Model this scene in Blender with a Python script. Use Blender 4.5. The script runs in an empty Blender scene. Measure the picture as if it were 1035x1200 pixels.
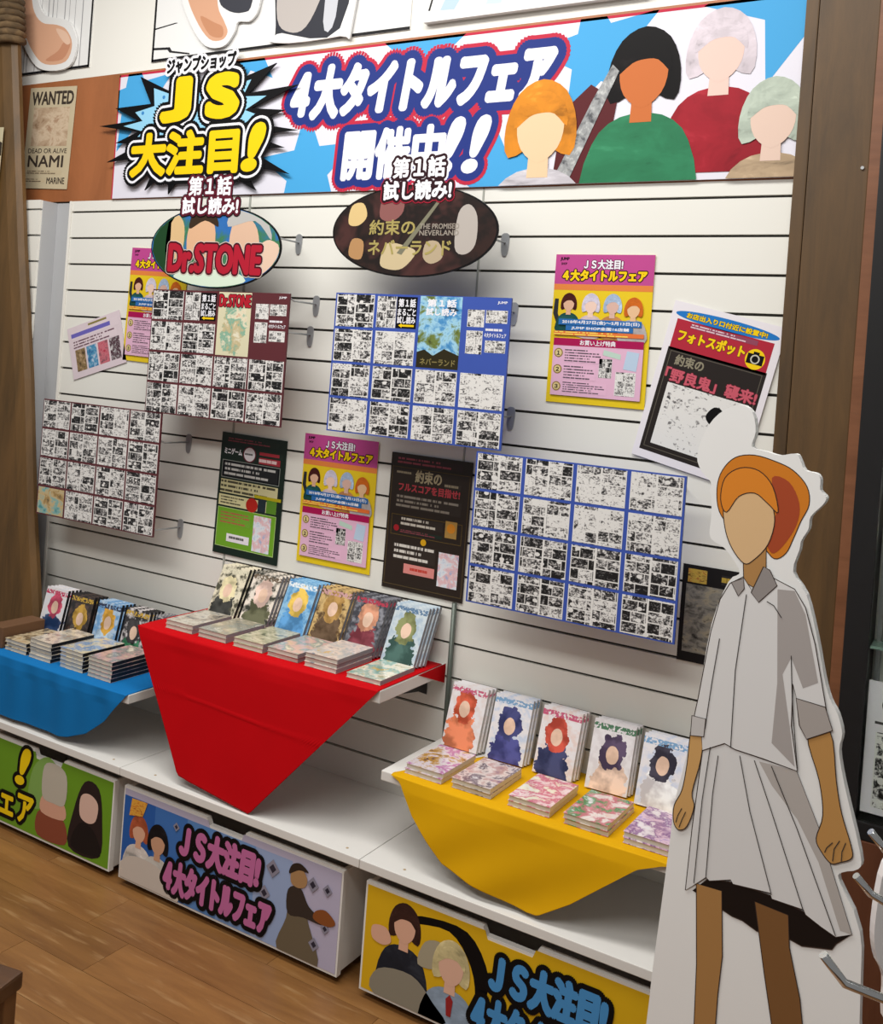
import bpy, math, random
from mathutils import Matrix, Vector
from mathutils.geometry import tessellate_polygon
random.seed(7)
sc = bpy.context.scene
C = sc.collection

# ------------------------------------------------------------------ camera
cam_d = bpy.data.cameras.new('camera'); cam = bpy.data.objects.new('camera', cam_d); C.objects.link(cam)
F_PX, CX, CY = 1192.45, 504.59, 435.21
cam_d.sensor_fit = 'VERTICAL'; cam_d.sensor_height = 36.0; cam_d.sensor_width = 36.0
cam_d.lens = F_PX / 1200 * 36.0
cam_d.shift_x = (517.5 - CX) / 1200; cam_d.shift_y = (CY - 600) / 1200
cam_d.clip_start = 0.02
R = ((0.853625, -0.065477, 0.516756), (0.515603, -0.034752, -0.856123), (0.074014, 0.997249, 0.004095))
M = Matrix(R).to_4x4(); M.translation = Vector((3.24842, -2.62512, 1.65622))
cam.matrix_world = M
sc.camera = cam

# ------------------------------------------------------------------ light
sc.view_settings.view_transform = 'Standard'; sc.view_settings.look = 'None'
sc.view_settings.gamma = 1.0; sc.view_settings.use_curve_mapping = False
sc.view_settings.exposure = 0.13
w = bpy.data.worlds.new('shop_ambient'); sc.world = w; w.use_nodes = True
w.node_tree.nodes['Background'].inputs[0].default_value = (1.0, 0.985, 0.96, 1)
w.node_tree.nodes['Background'].inputs[1].default_value = 0.20
def area(name, loc, sx, sy, power, col=(1, 0.985, 0.95), aim=None):
    l = bpy.data.lights.new(name, 'AREA'); l.shape = 'RECTANGLE'; l.size = sx; l.size_y = sy; l.energy = power; l.color = col
    o = bpy.data.objects.new(name, l); C.objects.link(o); o.location = loc
    if aim: o.rotation_euler = (Vector(aim) - Vector(loc)).to_track_quat('-Z', 'Y').to_euler()
    return o
area('ceiling_lamp', (1.5, -1.15, 3.45), 3.2, 0.5, 70)
area('ceiling_lamp', (1.8, -2.9, 3.45), 3.6, 0.6, 68)

# ------------------------------------------------------------------ materials
def lin(c):
    if isinstance(c, str):
        c = c.lstrip('#'); c = [int(c[i:i + 2], 16) / 255 for i in (0, 2, 4)]
    return tuple((x / 12.92 if x <= 0.04045 else ((x + 0.055) / 1.055) ** 2.4) for x in c) + (1,)
MATS = {}
def base(name):
    m = bpy.data.materials.new(name); m.use_nodes = True
    nt = m.node_tree; return m, nt, nt.nodes['Principled BSDF']
def N(nt, t, **k):
    n = nt.nodes.new(t)
    for a, b in k.items(): setattr(n, a, b)
    return n
def L(nt, a, b): nt.links.new(a, b)
def mixc(nt, fac, a, b, mode='MIX'):
    n = N(nt, 'ShaderNodeMix', data_type='RGBA', blend_type=mode)
    for s, v in ((n.inputs[0], fac), (n.inputs[6], a), (n.inputs[7], b)):
        if hasattr(v, 'is_output'): L(nt, v, s)
        else: s.default_value = v
    return n.outputs[2]
def mth(nt, op, a, b=None, c=None):
    n = N(nt, 'ShaderNodeMath', operation=op)
    for i, v in enumerate((a, b, c)):
        if v is None: continue
        if hasattr(v, 'is_output'): L(nt, v, n.inputs[i])
        else: n.inputs[i].default_value = v
    return n.outputs[0]
def plain(name, col, rough=0.5, metal=0.0, coat=0.0, var=0.06, scale=18.0, spec=0.4):
    """flat colour with a faint procedural mottling"""
    if name in MATS: return MATS[name]
    m, nt, b = base(name); c = lin(col)
    tc = N(nt, 'ShaderNodeTexCoord'); no = N(nt, 'ShaderNodeTexNoise'); no.inputs['Scale'].default_value = scale; no.inputs['Detail'].default_value = 3
    L(nt, tc.outputs['Object'], no.inputs['Vector'])
    d = tuple(x * (1 - var) for x in c[:3]) + (1,)
    L(nt, mixc(nt, no.outputs['Fac'], c, d), b.inputs['Base Color'])
    b.inputs['Roughness'].default_value = rough; b.inputs['Metallic'].default_value = metal
    b.inputs['Coat Weight'].default_value = coat; b.inputs['Specular IOR Level'].default_value = spec
    MATS[name] = m; return m
def ink(col): return plain('ink_' + col.lstrip('#'), col, rough=0.5, var=0.02, spec=0.15)
def toned(col):
    """print colour with darker and lighter patches of the same hue"""
    c = [int(col[i:i + 2], 16) for i in (1, 3, 5)]; h = lambda k: '#%02x%02x%02x' % tuple(max(0, min(255, int(q * k + (12 if k > 1 else 0)))) for q in c)
    return art('toned_' + col[1:], col, [h(.74), h(.93), col, h(1.08)], sum(c) * .07, 1.8, aspect=1.0, rough=.4, coat=0)
def wood(name, c1, c2, axis='z', scale=3.0, rough=0.5, stretch=12.0, streak=None):
    m, nt, b = base(name)
    tc = N(nt, 'ShaderNodeTexCoord'); oi = N(nt, 'ShaderNodeObjectInfo'); mp = N(nt, 'ShaderNodeMapping')
    s = [stretch] * 3; s['xyz'.index(axis)] = 1.0
    mp.inputs['Scale'].default_value = s
    sh = N(nt, 'ShaderNodeVectorMath', operation='ADD'); sc_ = mth(nt, 'MULTIPLY', oi.outputs['Random'], 31.0)
    cb = N(nt, 'ShaderNodeCombineXYZ'); [L(nt, sc_, cb.inputs[i]) for i in range(3)]
    L(nt, tc.outputs['Object'], mp.inputs['Vector']); L(nt, mp.outputs[0], sh.inputs[0]); L(nt, cb.outputs[0], sh.inputs[1])
    n1 = N(nt, 'ShaderNodeTexNoise'); n1.inputs['Scale'].default_value = scale; n1.inputs['Detail'].default_value = 7; n1.inputs['Roughness'].default_value = .65; n1.inputs['Distortion'].default_value = .6
    L(nt, sh.outputs[0], n1.inputs['Vector'])
    r = N(nt, 'ShaderNodeValToRGB'); r.color_ramp.elements[0].position = .3; r.color_ramp.elements[1].position = .72
    r.color_ramp.elements[0].color = lin(c1); r.color_ramp.elements[1].color = lin(c2)
    L(nt, n1.outputs['Fac'], r.inputs[0])
    col = r.outputs[0]
    tone = N(nt, 'ShaderNodeHueSaturation'); L(nt, mth(nt, 'MULTIPLY_ADD', oi.outputs['Random'], .22, .9), tone.inputs['Value']); L(nt, col, tone.inputs['Color'])
    col = tone.outputs[0]
    if streak:
        n2 = N(nt, 'ShaderNodeTexNoise'); n2.inputs['Scale'].default_value = scale * 4; n2.inputs['Detail'].default_value = 5
        L(nt, sh.outputs[0], n2.inputs['Vector'])
        f = N(nt, 'ShaderNodeMapRange'); f.inputs[1].default_value = .58; f.inputs[2].default_value = .72; f.inputs[4].default_value = .45
        L(nt, n2.outputs['Fac'], f.inputs[0]); col = mixc(nt, f.outputs[0], col, lin(streak))
    L(nt, col, b.inputs['Base Color']); b.inputs['Roughness'].default_value = rough
    bp = N(nt, 'ShaderNodeBump'); bp.inputs['Strength'].default_value = .12; bp.inputs['Distance'].default_value = .004
    L(nt, n1.outputs['Fac'], bp.inputs['Height']); L(nt, bp.outputs[0], b.inputs['Normal'])
    MATS[name] = m; return m
def gen_xz(nt, rand=0.0, sx=1.0, sz=1.0):
    """0..1 across the face of a flat piece -> (x*sx, z*sz, 0) plus a per-object shift"""
    tc = N(nt, 'ShaderNodeTexCoord'); sp = N(nt, 'ShaderNodeSeparateXYZ'); L(nt, tc.outputs['Generated'], sp.inputs[0])
    cb = N(nt, 'ShaderNodeCombineXYZ')
    x = mth(nt, 'MULTIPLY', sp.outputs[0], sx); z = mth(nt, 'MULTIPLY', sp.outputs[2], sz)
    if rand:
        oi = N(nt, 'ShaderNodeObjectInfo'); r = mth(nt, 'MULTIPLY', oi.outputs['Random'], rand)
        x2 = mth(nt, 'ADD', x, r); z2 = mth(nt, 'ADD', z, r)
    else: x2, z2 = x, z
    L(nt, x2, cb.inputs[0]); L(nt, z2, cb.inputs[1])
    return cb.outputs[0], sp.outputs[0], sp.outputs[2]
def art(name, bg, cols, seed=0.0, scale=4.0, fig=0.0, band=None, aspect=1.5, rough=0.25, rand=0.0, coat=0.5):
    """abstract printed picture: patches of colour, optionally gathered in the middle of a plain ground"""
    if name in MATS: return MATS[name]
    m, nt, b = base(name)
    v, x, z = gen_xz(nt, rand, 1.0, aspect)
    sh = N(nt, 'ShaderNodeVectorMath', operation='ADD'); L(nt, v, sh.inputs[0]); sh.inputs[1].default_value = (seed, seed * 1.7, seed * .3)
    n1 = N(nt, 'ShaderNodeTexNoise'); n1.inputs['Scale'].default_value = scale; n1.inputs['Detail'].default_value = 4.0; n1.inputs['Roughness'].default_value = .62; n1.inputs['Distortion'].default_value = .35
    L(nt, sh.outputs[0], n1.inputs['Vector'])
    r = N(nt, 'ShaderNodeValToRGB'); r.color_ramp.interpolation = 'EASE'
    k = len(cols)
    for i, c in enumerate(cols):
        p = .30 + .40 * i / max(k - 1, 1)
        e = r.color_ramp.elements[i] if i < 2 else r.color_ramp.elements.new(p)
        e.position = p; e.color = lin(c)
    L(nt, n1.outputs['Fac'], r.inputs[0]); col = r.outputs[0]
    if fig:
        dx = mth(nt, 'MULTIPLY', mth(nt, 'SUBTRACT', x, .5), 1.9); dz = mth(nt, 'MULTIPLY', mth(nt, 'SUBTRACT', z, .42), 1.7)
        d = mth(nt, 'SQRT', mth(nt, 'ADD', mth(nt, 'MULTIPLY', dx, dx), mth(nt, 'MULTIPLY', dz, dz)))
        d = mth(nt, 'ADD', d, mth(nt, 'MULTIPLY', mth(nt, 'SUBTRACT', n1.outputs['Fac'], .5), 1.3))
        col = mixc(nt, mth(nt, 'LESS_THAN', d, fig), lin(bg), col)
    if band:
        f = mth(nt, 'MULTIPLY', mth(nt, 'GREATER_THAN', z, .80), mth(nt, 'LESS_THAN', z, .95))
        n2 = N(nt, 'ShaderNodeTexNoise'); n2.inputs['Scale'].default_value = 16; L(nt, sh.outputs[0], n2.inputs['Vector'])
        f = mth(nt, 'MULTIPLY', f, mth(nt, 'GREATER_THAN', n2.outputs['Fac'], .48))
        col = mixc(nt, f, col, lin(band))
    L(nt, col, b.inputs['Base Color']); b.inputs['Roughness'].default_value = rough; b.inputs['Coat Weight'].default_value = coat; b.inputs['Coat Roughness'].default_value = .12; b.inputs['Specular IOR Level'].default_value = .4 if coat else .12
    MATS[name] = m; return m
def cover(name, bg, hair, cloth, accent, title, seed=0.0, skin='#e3bfa6'):
    """glossy book cover: mottled ground, one plain faceless figure, a line of title print"""
    if name in MATS: return MATS[name]
    m, nt, b = base(name); v, x, z = gen_xz(nt, 0, 1.0, 1.55)
    sh = N(nt, 'ShaderNodeVectorMath', operation='ADD'); L(nt, v, sh.inputs[0]); sh.inputs[1].default_value = (seed, seed * 1.7, 0)
    n1 = N(nt, 'ShaderNodeTexNoise'); n1.inputs['Scale'].default_value = 5; n1.inputs['Detail'].default_value = 4; L(nt, sh.outputs[0], n1.inputs['Vector'])
    n2 = N(nt, 'ShaderNodeTexNoise'); n2.inputs['Scale'].default_value = 2.2; n2.inputs['Detail'].default_value = 3; L(nt, sh.outputs[0], n2.inputs['Vector'])
    f0 = N(nt, 'ShaderNodeMapRange'); f0.inputs[1].default_value = .46; f0.inputs[2].default_value = .62; L(nt, n1.outputs['Fac'], f0.inputs[0])
    col = mixc(nt, f0.outputs[0], lin(bg), lin(accent)) if accent else lin(bg)
    rnd = random.Random(seed); ox = rnd.uniform(-.08, .08); oz = rnd.uniform(-.06, .05)
    def blob(cx, cz, rx, rz, c, amp, prev, var=.3):
        ex = mth(nt, 'DIVIDE', mth(nt, 'SUBTRACT', x, cx), rx); ez = mth(nt, 'DIVIDE', mth(nt, 'SUBTRACT', z, cz), rz)
        d = mth(nt, 'ADD', mth(nt, 'MULTIPLY', ex, ex), mth(nt, 'MULTIPLY', ez, ez))
        d = mth(nt, 'ADD', d, mth(nt, 'MULTIPLY', mth(nt, 'SUBTRACT', n1.outputs['Fac'], .5), amp))
        cc = lin(c); lo = tuple(q * (1 - var) for q in cc[:3]) + (1,); hi = tuple(min(1, q * (1 + var) + .03) for q in cc[:3]) + (1,)
        mr = N(nt, 'ShaderNodeMapRange'); mr.inputs[1].default_value = .42; mr.inputs[2].default_value = .58; L(nt, n2.outputs['Fac'], mr.inputs[0])
        return mixc(nt, mth(nt, 'LESS_THAN', d, 1.0), prev, mixc(nt, mr.outputs[0], lo, hi))
    col = blob(.5 + ox, .12 + oz, .42, .42, cloth, 2.6, col); col = blob(.5 + ox, .62 + oz, .30, .26, hair, 2.2, col)
    col = blob(.5 + ox, .58 + oz, .15, .13, skin, .5, col, .1)
    n3 = N(nt, 'ShaderNodeTexNoise'); n3.inputs['Scale'].default_value = 15; L(nt, sh.outputs[0], n3.inputs['Vector'])
    f = mth(nt, 'MULTIPLY', mth(nt, 'MULTIPLY', mth(nt, 'GREATER_THAN', z, .86), mth(nt, 'LESS_THAN', z, .95)), mth(nt, 'GREATER_THAN', n3.outputs['Fac'], .47))
    col = mixc(nt, f, col, lin(title))
    L(nt, col, b.inputs['Base Color']); b.inputs['Roughness'].default_value = .3; b.inputs['Coat Weight'].default_value = .9; b.inputs['Coat Roughness'].default_value = .06
    bp = N(nt, 'ShaderNodeBump'); bp.inputs['Strength'].default_value = .35; bp.inputs['Distance'].default_value = .004; L(nt, n2.outputs['Fac'], bp.inputs['Height']); L(nt, bp.outputs[0], b.inputs['Coat Normal'])
    MATS[name] = m; return m
def lines(name, bg, fg, rows=6, dens=.42, words=14.0, rand=9.0):
    """block of print too small to read"""
    if name in MATS: return MATS[name]
    m, nt, b = base(name)
    v, x, z = gen_xz(nt, rand, 1.0, 1.0)
    fr = mth(nt, 'FRACT', mth(nt, 'MULTIPLY', z, rows)); row = mth(nt, 'FLOOR', mth(nt, 'MULTIPLY', z, rows))
    on = mth(nt, 'MULTIPLY', mth(nt, 'GREATER_THAN', fr, .28), mth(nt, 'LESS_THAN', fr, .78))
    cb = N(nt, 'ShaderNodeCombineXYZ'); L(nt, mth(nt, 'MULTIPLY', x, words), cb.inputs[0]); L(nt, mth(nt, 'MULTIPLY', row, 7.3), cb.inputs[1])
    no = N(nt, 'ShaderNodeTexNoise'); no.inputs['Scale'].default_value = 2.0; no.inputs['Detail'].default_value = 2; L(nt, cb.outputs[0], no.inputs['Vector'])
    end = N(nt, 'ShaderNodeTexWhiteNoise', noise_dimensions='1D'); L(nt, row, end.inputs['W'])
    on = mth(nt, 'MULTIPLY', on, mth(nt, 'GREATER_THAN', no.outputs['Fac'], dens))
    on = mth(nt, 'MULTIPLY', on, mth(nt, 'LESS_THAN', x, mth(nt, 'MULTIPLY_ADD', end.outputs['Value'], .4, .6)))
    L(nt, mixc(nt, on, lin(bg), lin(fg)), b.inputs['Base Color']); b.inputs['Roughness'].default_value = .5
    MATS[name] = m; return m
def comic(name, dark=.5, white='#e4e2df', spread=True):
    """black-and-white comic pages: framed panels, hatching, balloons"""
    if name in MATS: return MATS[name]
    m, nt, b = base(name)
    v, x, z = gen_xz(nt, 61.0, 1.0, 1.0)
    tc = N(nt, 'ShaderNodeTexCoord'); oi = N(nt, 'ShaderNodeObjectInfo')
    r = mth(nt, 'MULTIPLY', oi.outputs['Random'], 61.0)
    page = mth(nt, 'FLOOR', mth(nt, 'MULTIPLY', x, 2.0)) if spread else mth(nt, 'MULTIPLY', x, 0.0)
    px = mth(nt, 'FRACT', mth(nt, 'MULTIPLY', x, 1.998)) if spread else x
    # panels: a brick pattern of its own for each page
    cb = N(nt, 'ShaderNodeCombineXYZ')
    L(nt, mth(nt, 'ADD', mth(nt, 'MULTIPLY_ADD', page, 5.37, px), r), cb.inputs[0])
    L(nt, mth(nt, 'ADD', mth(nt, 'MULTIPLY_ADD', page, 3.11, z), mth(nt, 'FLOOR', r)), cb.inputs[1])
    br = N(nt, 'ShaderNodeTexBrick'); br.offset = .37; br.squash = 1.7; br.squash_frequency = 2
    br.inputs['Scale'].default_value = 1.0; br.inputs['Brick Width'].default_value = .55; br.inputs['Row Height'].default_value = .29
    br.inputs['Mortar Size'].default_value = .016; br.inputs['Mortar Smooth'].default_value = 0
    br.inputs['Color1'].default_value = (0, 0, 0, 1); br.inputs['Color2'].default_value = (1, 1, 1, 1)
    L(nt, cb.outputs[0], br.inputs['Vector'])
    no = N(nt, 'ShaderNodeTexNoise'); no.inputs['Scale'].default_value = 9.0; no.inputs['Detail'].default_value = 3; no.inputs['Roughness'].default_value = .65; no.inputs['Distortion'].default_value = .9
    L(nt, v, no.inputs['Vector'])
    tone = mth(nt, 'MULTIPLY_ADD', br.outputs['Color'], .17, dark - .575)
    n4 = N(nt, 'ShaderNodeTexNoise'); n4.inputs['Scale'].default_value = 24.0; n4.inputs['Detail'].default_value = 2; n4.inputs['Distortion'].default_value = .6; L(nt, v, n4.inputs['Vector'])
    val = mth(nt, 'ADD', mth(nt, 'MULTIPLY_ADD', no.outputs['Fac'], .62, mth(nt, 'MULTIPLY', n4.outputs['Fac'], .42)), tone)
    ramp = N(nt, 'ShaderNodeValToRGB'); cr = ramp.color_ramp
    cr.elements[0].position = .385; cr.elements[0].color = lin('#151415'); cr.elements[1].position = .53; cr.elements[1].color = lin(white)
    e = cr.elements.new(.425); e.color = lin('#5a5859'); e = cr.elements.new(.475); e.color = lin('#a19e9d')
    L(nt, val, ramp.inputs[0]); col = ramp.outputs[0]
    vo = N(nt, 'ShaderNodeTexVoronoi'); vo.inputs['Scale'].default_value = 6.5; vo.inputs['Randomness'].default_value = 1; L(nt, v, vo.inputs['Vector'])
    sp = N(nt, 'ShaderNodeSeparateColor'); L(nt, vo.outputs['Color'], sp.inputs[0])
    bal = mth(nt, 'MULTIPLY', mth(nt, 'LESS_THAN', vo.outputs['Distance'], .36), mth(nt, 'GREATER_THAN', sp.outputs[0], .66))
    col = mixc(nt, bal, col, lin(white))
    fr = mth(nt, 'MAXIMUM', br.outputs['Fac'], mth(nt, 'GREATER_THAN', mth(nt, 'ABSOLUTE', mth(nt, 'SUBTRACT', px, .5)), .46))
    col = mixc(nt, fr, col, lin(white))
    L(nt, col, b.inputs['Base Color']); b.inputs['Roughness'].default_value = .4
    MATS[name] = m; return m

WHITE = plain('slat_white_laminate', '#eae8e0', rough=.38, var=.04, scale=3)
SHELF = plain('white_shelf_laminate', '#e6e3de', rough=.42, var=.07, scale=6)
DARKGAP = plain('dark_groove', '#464340', rough=.8)
WALLW = plain('painted_wall_white', '#ece9e1', rough=.6, var=.04, scale=2)
GREY = plain('grey_end_panel', '#b5b6b8', rough=.5)
BROWN = wood('orange_brown_board', '#8f5631', '#a9683e', 'z', 2.0, .5, 3.0)
PILLAR = wood('aged_brown_timber', '#4c3719', '#6e4f28', 'z', 2.2, .55, 7.0)
PILLAR2 = wood('dark_stained_timber', '#453116', '#624622', 'z', 2.2, .55, 7.0)
FLOORM = wood('oak_look_plank', '#704a26', '#95693a', 'x', 1.6, .38, 8.0, streak='#ae8a5e')
METAL = plain('brushed_steel', '#b4b6b8', rough=.4, metal=.55, var=.03)
CHROME = plain('polished_chrome', '#d9dadb', rough=.1, metal=1.0, var=.0)
BLACKM = plain('black_metal', '#1d1c1d', rough=.4)
PAPER = plain('white_paper', '#e9e4ea', rough=.5, var=.02)
BOARDW = plain('white_foam_board', '#ebeae8', rough=.5, var=.02)

# ------------------------------------------------------------------ mesh helpers
def mesh_obj(name, verts, faces, mat, parent=None, loc=None):
    me = bpy.data.meshes.new(name); me.from_pydata(verts, [], faces); me.update()
    if isinstance(mat, (list, tuple)): [me.materials.append(x) for x in mat]
    else: me.materials.append(mat)
    o = bpy.data.objects.new(name, me); C.objects.link(o)
    if parent: o.parent = parent
    if loc: o.location = loc
    return o
BF = [(0, 3, 2, 1), (4, 5, 6, 7), (0, 1, 5, 4), (1, 2, 6, 5), (2, 3, 7, 6), (3, 0, 4, 7)]
def box_data(x0, x1, y0, y1, z0, z1, b=0.0):
    if b <= 0:
        return [(x0, y0, z0), (x1, y0, z0), (x1, y1, z0), (x0, y1, z0), (x0, y0, z1), (x1, y0, z1), (x1, y1, z1), (x0, y1, z1)], [tuple(f) for f in BF]
    # chamfered box
    import bmesh
    bm = bmesh.new(); v, f = box_data(x0, x1, y0, y1, z0, z1)
    bv = [bm.verts.new(p) for p in v]
    for q in f: bm.faces.new([bv[i] for i in q])
    bmesh.ops.bevel(bm, geom=list(bm.edges), offset=b, segments=2, profile=.6, affect='EDGES')
    bm.verts.index_update()
    r = [tuple(x.co) for x in bm.verts], [tuple(x.index for x in q.verts) for q in bm.faces]
    bm.free(); return r
def box(name, x0, x1, y0, y1, z0, z1, mat, parent=None, b=0.0):
    v, f = box_data(x0, x1, y0, y1, z0, z1, b)
    return mesh_obj(name, v, f, mat, parent)
def merge(*parts):
    V, Fc = [], []
    for v, f in parts:
        o = len(V); V += list(v); Fc += [tuple(i + o for i in q) for q in f]
    return V, Fc
def tube_data(pts, r, n=10, cap=True):
    pts = [Vector(p) for p in pts]; V, Fc = [], []
    for i, p in enumerate(pts):
        d = (pts[min(i + 1, len(pts) - 1)] - pts[max(i - 1, 0)]).normalized()
        a = d.cross(Vector((0, 0, 1)) if abs(d.z) < .9 else Vector((1, 0, 0))).normalized(); b_ = d.cross(a)
        rr = r[i] if isinstance(r, (list, tuple)) else r
        for k in range(n):
            t = 2 * math.pi * k / n; V.append(tuple(p + (a * math.cos(t) + b_ * math.sin(t)) * rr))
    for i in range(len(pts) - 1):
        for k in range(n):
            k2 = (k + 1) % n; Fc.append((i * n + k, i * n + k2, (i + 1) * n + k2, (i + 1) * n + k))
    if cap: Fc += [tuple(reversed(range(n))), tuple(range((len(pts) - 1) * n, len(pts) * n))]
    return V, Fc
def tube(name, pts, r, mat, parent=None, n=10):
    v, f = tube_data(pts, r, n); o = mesh_obj(name, v, f, mat, parent); smooth(o); return o
def smooth(o):
    for p in o.data.polygons: p.use_smooth = len(p.vertices) <= 4
def empty(name, loc=(0, 0, 0), rot=(0, 0, 0)):
    o = bpy.data.objects.new(name, None); C.objects.link(o); o.location = loc; o.rotation_euler = rot; o.empty_display_size = .05; return o
def tag(o, label, cat, group=None):
    o['label'] = label; o['category'] = cat
    if group: o['group'] = group
    return o
def structure(o, label=None):
    o['kind'] = 'structure'
    if label: o['label'] = label
    return o
def spline(pts, k=5):
    """closed smooth outline through pts"""
    out = []; n = len(pts)
    for i in range(n):
        p0, p1, p2, p3 = (pts[(i + j - 1) % n] for j in range(4))
        for s in range(k):
            t = s / k
            out.append(tuple(.5 * (2 * p1[a] + (p2[a] - p0[a]) * t + (2 * p0[a] - 5 * p1[a] + 4 * p2[a] - p3[a]) * t * t + (3 * p1[a] - p0[a] - 3 * p2[a] + p3[a]) * t ** 3) for a in (0, 1)))
    return out
def area2(p): return sum(p[i][0] * p[(i + 1) % len(p)][1] - p[(i + 1) % len(p)][0] * p[i][1] for i in range(len(p)))
def clean(p):
    q = []
    for a in p:
        if not q or (abs(a[0] - q[-1][0]) + abs(a[1] - q[-1][1])) > 1e-6: q.append(a)
    if len(q) > 1 and abs(q[0][0] - q[-1][0]) + abs(q[0][1] - q[-1][1]) < 1e-6: q.pop()
    return q if area2(q) > 0 else q[::-1]
def tess(p): return [tuple(t) for t in tessellate_polygon([[Vector((a, b, 0)) for a, b in p]])]
def flat_data(p, y):
    p = clean(p)
    T = []
    for t in tess(p):
        a, b, c = (p[i] for i in t)
        T.append(t if (b[0] - a[0]) * (c[1] - a[1]) - (c[0] - a[0]) * (b[1] - a[1]) > 0 else t[::-1])
    return [(a, y, b) for a, b in p], T
def slab_data(p, y0, y1):
    """outline p (x,z) with front at y0 and back at y1"""
    p = clean(p); n = len(p)
    v, t = flat_data(p, y0)
    v2 = [(a, y1, b) for a, b in p]
    return v + v2, t + [tuple(i + n for i in reversed(q)) for q in t] + [(i, i + n, (i + 1) % n + n, (i + 1) % n) for i in range(n)]
def clip(p, x0, z0, x1, z1):
    def cut(p, ax, lim, keep_less):
        o = []
        for i in range(len(p)):
            a, b = p[i], p[(i + 1) % len(p)]
            ia = (a[ax] <= lim) if keep_less else (a[ax] >= lim); ib = (b[ax] <= lim) if keep_less else (b[ax] >= lim)
            if ia: o.append(a)
            if ia != ib:
                t = (lim - a[ax]) / (b[ax] - a[ax]); o.append((a[0] + t * (b[0] - a[0]), a[1] + t * (b[1] - a[1])))
        return o
    for ax, lim, less in ((0, x0, False), (0, x1, True), (1, z0, False), (1, z1, True)):
        if p: p = cut(p, ax, lim, less)
    return p
GL = {}
def glyphs(s):
    if s in GL: return GL[s]
    cu = bpy.data.curves.new('type', 'FONT'); cu.body = s; cu.size = 1; cu.resolution_u = 3; cu.fill_mode = 'FRONT'
    o = bpy.data.objects.new('type', cu); C.objects.link(o)
    bpy.context.view_layer.update(); dg = bpy.context.evaluated_depsgraph_get()
    ev = o.evaluated_get(dg); me = ev.to_mesh()
    v = [(a.co.x, a.co.y) for a in me.vertices]; f = [tuple(p.vertices) for p in me.polygons]
    ev.to_mesh_clear(); bpy.data.objects.remove(o); bpy.data.curves.remove(cu)
    GL[s] = (v, f); return GL[s]
LAY = 0.0002
class Sheet:
    """a flat printed thing: root Empty at its centre, +x right, +z up, front faces -y. Print is given in u,v = 0..1 across it."""
    def __init__(s, name, label, cat, cx, cz, w, h, y, turn=0.0, thick=.0015, mat=None, body='paper', outline=None, group=None, yaw=0.0):
        s.w, s.h = w, h
        s.root = empty(name, (cx, y, cz), (0, math.radians(turn), yaw)); tag(s.root, label, cat, group)
        o = [(-w / 2, -h / 2), (w / 2, -h / 2), (w / 2, h / 2), (-w / 2, h / 2)] if outline is None else outline
        s.outline = o
        v, f = slab_data(o, 0, thick); mesh_obj(body, v, f, mat or PAPER, s.root)
    def q(s, u, v): return ((u - .5) * s.w, (v - .5) * s.h)
    def poly(s, pts, mat, layer=1, name='printed_shape', clipped=True, raw=False):
        p = pts if raw else [s.q(*a) for a in pts]
        if clipped: p = clip(p, -s.w / 2, -s.h / 2, s.w / 2, s.h / 2)
        if len(p) < 3: return
        v, f = flat_data(p, -LAY * layer); return mesh_obj(name, v, f, mat, s.root)
    def rect(s, u0, v0, u1, v1, mat, layer=1, name='printed_panel'): return s.poly([(u0, v0), (u1, v0), (u1, v1), (u0, v1)], mat, layer, name)
    def frame(s, u0, v0, u1, v1, t, mat, layer=1, name='printed_frame'):
        (x0, z0), (x1, z1) = s.q(u0, v0), s.q(u1, v1)
        parts = [flat_data(r, -LAY * layer) for r in ([(x0, z0), (x1, z0), (x1, z0 + t), (x0, z0 + t)], [(x0, z1 - t), (x1, z1 - t), (x1, z1), (x0, z1)], [(x0, z0 + t), (x0 + t, z0 + t), (x0 + t, z1 - t), (x0, z1 - t)], [(x1 - t, z0 + t), (x1, z0 + t), (x1, z1 - t), (x1 - t, z1 - t)])]
        return mesh_obj(name, *merge(*parts), mat, s.root)
    def oval(s, u, v, ru, rv, mat, layer=1, name='printed_oval', n=32, clipped=True):
        return s.poly([(u + ru * math.cos(2 * math.pi * k / n), v + rv * math.sin(2 * math.pi * k / n)) for k in range(n)], mat, layer, name, clipped)
    def text(s, t, u0, v0, u1, v1, mat, layer=2, bold=0.0, outs=(), shear=0.0, slope=0.0, name='lettering'):
        """t set into the box u0..v1; outs = [(material, metres)...] from the outermost inwards"""
        gv, gf = glyphs(t)
        if not gv: return
        ax = min(a for a, _ in gv); bx = max(a for a, _ in gv); az = min(b for _, b in gv); bz = max(b for _, b in gv)
        (x0, z0), (x1, z1) = s.q(u0, v0), s.q(u1, v1); W, H = x1 - x0, z1 - z0
        P = []
        for a, b in gv:
            i = (a - ax) / max(bx - ax, 1e-6); j = (b - az) / max(bz - az, 1e-6)
            P.append((x0 + W * i + shear * H * (j - .5), z0 + H * j + slope * W * (i - .5)))
        def put(rad, m, lay, nm):
            rings = [] if rad <= 0 else ([(rad, 6)] if rad < .002 else [(rad, 10)] if rad < .008 else [(rad * .5, 8), (rad, 16)] if rad < .018 else [(rad * .35, 7), (rad * .7, 12), (rad, 26)])
            offs = [(0, 0)] + [(r_ * math.cos(2 * math.pi * i / k), r_ * math.sin(2 * math.pi * i / k)) for r_, k in rings for i in range(k)]
            parts = [([(a + dx, -LAY * lay - 4e-6 * i, b + dz) for a, b in P], gf) for i, (dx, dz) in enumerate(offs)]
            return mesh_obj(nm, *merge(*parts), m, s.root)
        for i, (m, rad) in enumerate(outs): put(rad + bold, m, layer + i, 'lettering_outline')
        return put(bold, mat, layer + len(outs), name)
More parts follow.
